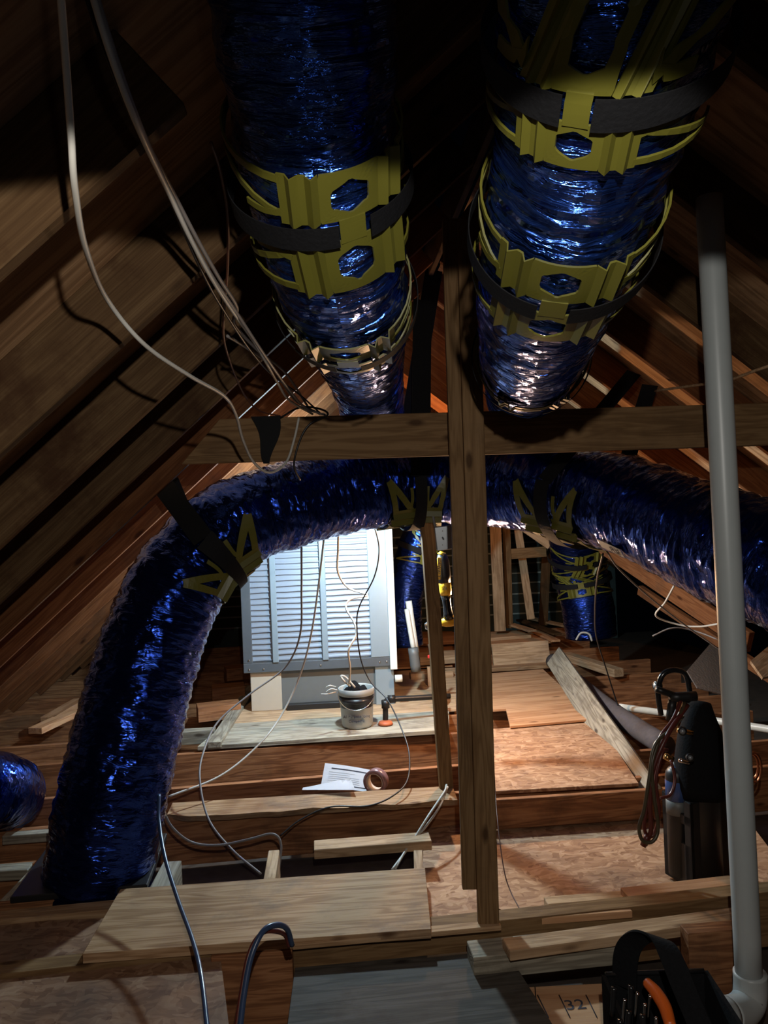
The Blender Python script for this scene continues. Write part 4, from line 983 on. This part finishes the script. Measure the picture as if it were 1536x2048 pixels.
# ------------------------------------------------------------------ tool bag
tbp = G(1320, 2150, 0.0); tbp = V((W(1352, 2000, 2.15).x, 2.2, 0.0)); tb = thing('tool_bag', 'open black tool bag with hoop handle and an orange tool at lower right', 'tool bag', tbp)
bm = bmesh.new()
def quadbox(bm, pts4, th, nd):          # slab from four corner points
    vs = [bm.verts.new(p) for p in pts4]; vt = [bm.verts.new(p + nd * th) for p in pts4]
    bm.faces.new(vs); bm.faces.new(vt[::-1])
    for k in range(4): bm.faces.new((vs[k], vs[(k + 1) % 4], vt[(k + 1) % 4], vt[k]))
tz = 0.29
a0 = V((-0.155, 0.10, 0)); a1 = V((0.14, 0.10, 0)); a2 = V((0.16, -0.28, 0)); a3 = V((-0.14, -0.28, 0))
up = V((0, 0, tz)); up2 = V((0, 0, tz - 0.05))
quadbox(bm, [a0, a1, a1 + up, a0 + up], 0.012, V((0, 1, 0)))
quadbox(bm, [a0, a3, a3 + up2, a0 + up], 0.012, V((-1, 0, 0)))
quadbox(bm, [a1, a2, a2 + up2, a1 + up], 0.012, V((1, 0, 0)))
quadbox(bm, [a3, a2, a2 + up2, a3 + up2], 0.012, V((0, -1, 0)))
quadbox(bm, [a0, a1, a2, a3], 0.012, V((0, 0, 1)))
put('bag_body', bm, M_fab, tb, Matrix.Translation(tbp))
cable('rim', [tbp + p + u_ for p, u_ in ((a0, up), (a1, up))], 0.007, M_blkg, None, parent=tb, px=False, n=4, N=10)
bm = bmesh.new()
def band(P, wd, th, wdir):
    pv_ = None
    for i, p in enumerate(P):
        a = P[max(0, i - 1)]; b = P[min(len(P) - 1, i + 1)]; t = (b - a).normalized(); n_ = t.cross(wdir).normalized()
        r = [bm.verts.new(p + wdir * wd / 2), bm.verts.new(p + wdir * wd / 2 + n_ * th), bm.verts.new(p - wdir * wd / 2 + n_ * th), bm.verts.new(p - wdir * wd / 2)]
        if pv_:
            for k in range(4): bm.faces.new((pv_[k], pv_[(k + 1) % 4], r[(k + 1) % 4], r[k]))
        else: bm.faces.new(r)
        pv_ = r
    bm.faces.new(pv_)
band(spline([W(1248, 1975, 2.28), W(1250, 1920, 2.27), W(1262, 1888, 2.25), (W(1290, 1872, 2.2)), W(1325, 1885, 2.12), W(1350, 1930, 2.06), W(1375, 1990, 2.02), W(1405, 2060, 1.98)], 8), 0.075, 0.006, V((0.75, -0.66, 0)).normalized())
put('hoop_handle', bm, M_fab, tb)
cable('orange_tool', [W(1294, 1965, 2.15), W(1312, 1985, 2.11), W(1330, 2015, 2.06), W(1342, 2055, 2.0)], lambda t: 0.014 + 0.004 * math.sin(t * 3), M_org, 'orange tool with long body standing in the black bag', 'tool', N=12, px=False)
rnd = random.Random(4)
for k, (u, v) in enumerate([(1228, 1975), (1250, 1998), (1262, 1972), (1275, 1985), (1258, 2022), (1290, 2008), (1285, 2030), (1312, 2035), (1240, 2040), (1300, 1990)]):
    dd_ = 2.14 - 0.002 * (v - 1965)
    p = W(u, v, dd_); q = W(u + rnd.uniform(-6, 6), v + 55, dd_)
    cable('hand_tool', [p, p.lerp(q, .3), q], 0.0045 if k % 2 else 0.008, M_chrome if k % 2 else M_blkg,
          ['black', 'chrome'][k % 2] + ' tool shaft in the black bag, ' + ['at its left corner', 'second from the left, low', 'next to the handle foot', 'left of the orange tool', 'low in the middle', 'beside the middle of the orange tool', 'below the middle of the orange tool', 'under the tip of the orange tool', 'lowest at the left', 'closest to the orange tool'][k], 'hand tool', 'tools in the black bag', px=False, n=3, N=8)

# ------------------------------------------------------------------ cables
cable('romex_cable', [(112, -120, 0.9), (122, 0, 0.95), (132, 130, 1.0), (142, 270, 1.05), (150, 380, 1.12), (172, 500, 1.3), (215, 600, 1.6), (290, 690, 1.75), (380, 752, 1.95), (448, 792, 2.2), (472, 830, 2.45), (486, 880, 2.7), (508, 925, 2.95), (540, 945, 3.1), (572, 925, 3.2), (588, 880, 3.26), (598, 835, 3.30)], 0.0052, M_cab, 'thick pale cable swooping down the left side in front of the rafters', n=10)
base = [(165, -80, 1.05), (205, 60, 1.05), (250, 190, 1.1), (292, 290, 1.2), (335, 380, 1.42), (382, 480, 1.6), (425, 560, 1.78), (462, 618, 1.98)]
tails = [[(512, 690, 2.3), (552, 760, 2.7), (578, 800, 3.05), (625, 828, 3.3)], [(530, 712, 2.3), (575, 775, 2.8), (610, 815, 3.2), (650, 830, 3.32)],
         [(500, 700, 2.35), (545, 750, 2.8), (600, 790, 3.15), (640, 826, 3.3)], [(470, 650, 2.2), (520, 705, 2.6), (570, 745, 2.9), (615, 812, 3.3)]]
lbs = ['brightest cable of the bundle running down to the tie', 'second cable of the bundle, bending furthest right at the tie', 'darker cable at the left of the bundle', 'thin gray cable crossing under the bundle']
for k in range(4):
    off_ = [0, 7, -14, 13][k]
    pts = [(u + off_ * (0.5 + .5 * math.sin(i * .8 + k)), v - off_ * .3, d + 0.012 * k) for i, (u, v, d) in enumerate(base)] + tails[k]
    cable('romex_cable', pts, 0.0050 if k != 2 else 0.0036, [M_cab, M_cabg, M_cabb, M_cabg][k], lbs[k], 'cable', 'cables bundled toward the tie', n=8)
cable('thin_cable', [(422, 285, 1.5), (440, 340, 1.6), (455, 430, 1.75), (455, 540, 1.95), (447, 640, 2.15), (450, 690, 2.3), (470, 750, 2.6), (492, 795, 2.95), (520, 822, 3.2), (560, 832, 3.31)], 0.0035, M_cabr, 'thin brown wire hanging left of the overhead duct and looping to the tie', 'wire')
cable('thin_cable', [(455, 672, 2.3), (500, 700, 2.6), (545, 735, 2.9), (590, 800, 3.25), (640, 828, 3.34)], 0.005, M_cabg, 'gray cable branching right from the thin brown wire', 'cable')
cable('thin_cable', [(560, 836, 3.3), (600, 815, 3.25), (640, 818, 3.25), (655, 830, 3.3), (620, 848, 3.28), (600, 880, 3.28), (588, 930, 3.3), (600, 960, 3.4)], 0.0045, M_cabb, 'dark cable draped over the tie left of centre', 'cable')
cable('slack_cable', [(603, 1095, 4.35), (603, 1180, 4.7), (600, 1270, 5.0), (570, 1335, 5.05), (500, 1388, 4.95), (435, 1445, 4.8), (405, 1510, 4.6), (400, 1565, 4.45), (418, 1640, 4.3), (465, 1700, 4.15), (522, 1748, 4.0)], 0.0062, M_cabg, 'gray cable curving in a wide loop left of the bucket down to the gap', 'cable', n=10)
cable('slack_cable', [(648, 1075, 4.5), (637, 1170, 4.8), (622, 1270, 5.0), (600, 1350, 5.1), (563, 1430, 5.0), (515, 1492, 4.8), (440, 1552, 4.6), (335, 1594, 4.4)], 0.0062, M_cab, 'pale cable falling in front of the slats and sweeping left to the duct', 'cable', n=10)
cable('slack_cable', [(677, 1060, 5.0), (676, 1100, 5.2), (676, 1145, 5.5), (697, 1176, 5.6), (735, 1190, 5.6), (702, 1198, 5.6), (692, 1216, 5.6), (708, 1245, 5.6), (712, 1270, 5.6), (697, 1300, 5.6), (700, 1335, 5.65), (698, 1368, 5.75)], 0.0078, M_cab, 'white cable wriggling down the slats into the bucket', 'cable', n=8)
cable('slack_cable', [(737, 1032, 4.9), (752, 1065, 5.1), (758, 1105, 5.2), (748, 1155, 5.3), (718, 1215, 5.4), (714, 1260, 5.45), (722, 1320, 5.5), (742, 1365, 5.5), (775, 1400, 5.4), (802, 1455, 5.1), (818, 1505, 4.9), (815, 1560, 4.6), (785, 1592, 4.42), (735, 1612, 4.3), (660, 1614, 4.28), (600, 1640, 4.25), (560, 1672, 4.2)], 0.0048, M_cabb, 'black cable snaking past the bucket rim down to the gnarled plank', 'cable', n=9)
cable('floor_cable', [(322, 1612, 3.9), (345, 1655, 3.95), (385, 1685, 4.0), (440, 1690, 4.0), (500, 1678, 4.0), (545, 1668, 4.0), (562, 1690, 3.98), (556, 1752, 3.9)], 0.0062, M_cabg, 'gray cable in the dark gap, arching over the small tan block', 'cable')
cable('floor_cable', [(893, 1570, 4.5), (888, 1585, 4.4), (858, 1630, 4.2), (820, 1690, 4.05), (784, 1740, 3.85)], 0.0065, M_cab, 'left one of two pale cables dropping from the thin stud', 'cable')
cable('floor_cable', [(895, 1574, 4.48), (880, 1612, 4.3), (850, 1655, 4.15), (822, 1684, 4.06), (790, 1738, 3.87)], 0.0065, M_cab, 'right one of two pale cables dropping from the thin stud', 'cable')
cable('thin_cable', [(972, 1280, 4.2), (983, 1400, 4.2), (988, 1540, 4.1), (996, 1650, 3.75), (1008, 1740, 3.55), (1022, 1785, 3.45), (1044, 1830, 3.3), (1020, 1826, 3.3), (990, 1816, 3.3)], 0.0028, M_cabr, 'thin brown wire trailing down right of the post to the floor', 'wire', n=8)
cable('slack_cable', [(1206, 1108, 4.1), (1194, 1160, 4.6), (1190, 1225, 5.2), (1193, 1275, 5.6), (1213, 1340, 5.9), (1232, 1400, 6.0), (1247, 1445, 5.9)], 0.0055, M_cabb, 'dark cable hanging from the right saddle to the wrapped pipe', 'cable')
cable('slack_cable', [(1215, 1105, 4.1), (1240, 1140, 4.5), (1300, 1195, 5.0), (1370, 1250, 5.2), (1455, 1310, 5.2)], 0.005, M_cabg, 'gray cable slanting down right from the right saddle', 'cable')
cable('slack_cable', [(1348, 1172, 5.4), (1330, 1205, 5.5), (1312, 1232, 5.6), (1360, 1250, 5.6), (1400, 1253, 5.5), (1436, 1248, 5.3)], 0.007, M_cab, 'short bent pale cable under the crossing duct at right', 'cable')
cable('slack_cable', [(1305, 1272, 5.8), (1345, 1256, 5.8), (1390, 1262, 5.8), (1450, 1285, 5.6)], 0.006, M_cabg, 'faint gray cable lying behind the torch kit', 'cable')
cable('cable_stub', [(1152, 1280, 7.8), (1162, 1266, 7.8), (1178, 1268, 7.8), (1184, 1282, 7.8)], 0.010, M_cab, 'white wire curls at the foot of the far upright duct', 'wire')
cable('slack_cable', [(1600, 712, 2.4), (1520, 738, 2.6), (1450, 762, 2.9), (1380, 772, 3.2), (1310, 782, 3.5)], 0.0055, M_plank, 'tan cable strung under the right rafters behind the pipe', 'cable')
cable('power_cord', [(318, 1590, 3.6), (318, 1640, 3.5), (330, 1715, 3.3), (356, 1800, 3.05), (385, 1880, 2.8), (402, 1950, 2.6), (416, 2070, 2.35)], 0.0085, M_cabn, 'navy power cord dropping from the big duct to the bottom edge', 'cord', n=10)
cable('hose', [(478, 2075, 2.3), (488, 1990, 2.38), (502, 1915, 2.45), (525, 1864, 2.5), (552, 1850, 2.55), (574, 1858, 2.6), (584, 1890, 2.65)], 0.0095, M_cabn, 'dark blue hose arching up at the bottom left of centre', 'hose', n=8)
cable('hose', [(470, 2075, 2.34), (482, 1990, 2.42), (498, 1908, 2.49), (522, 1868, 2.53), (548, 1862, 2.56), (570, 1870, 2.62), (578, 1892, 2.65)], 0.008, M_hosr, 'dark red hose arching beside the blue one', 'hose', n=8)
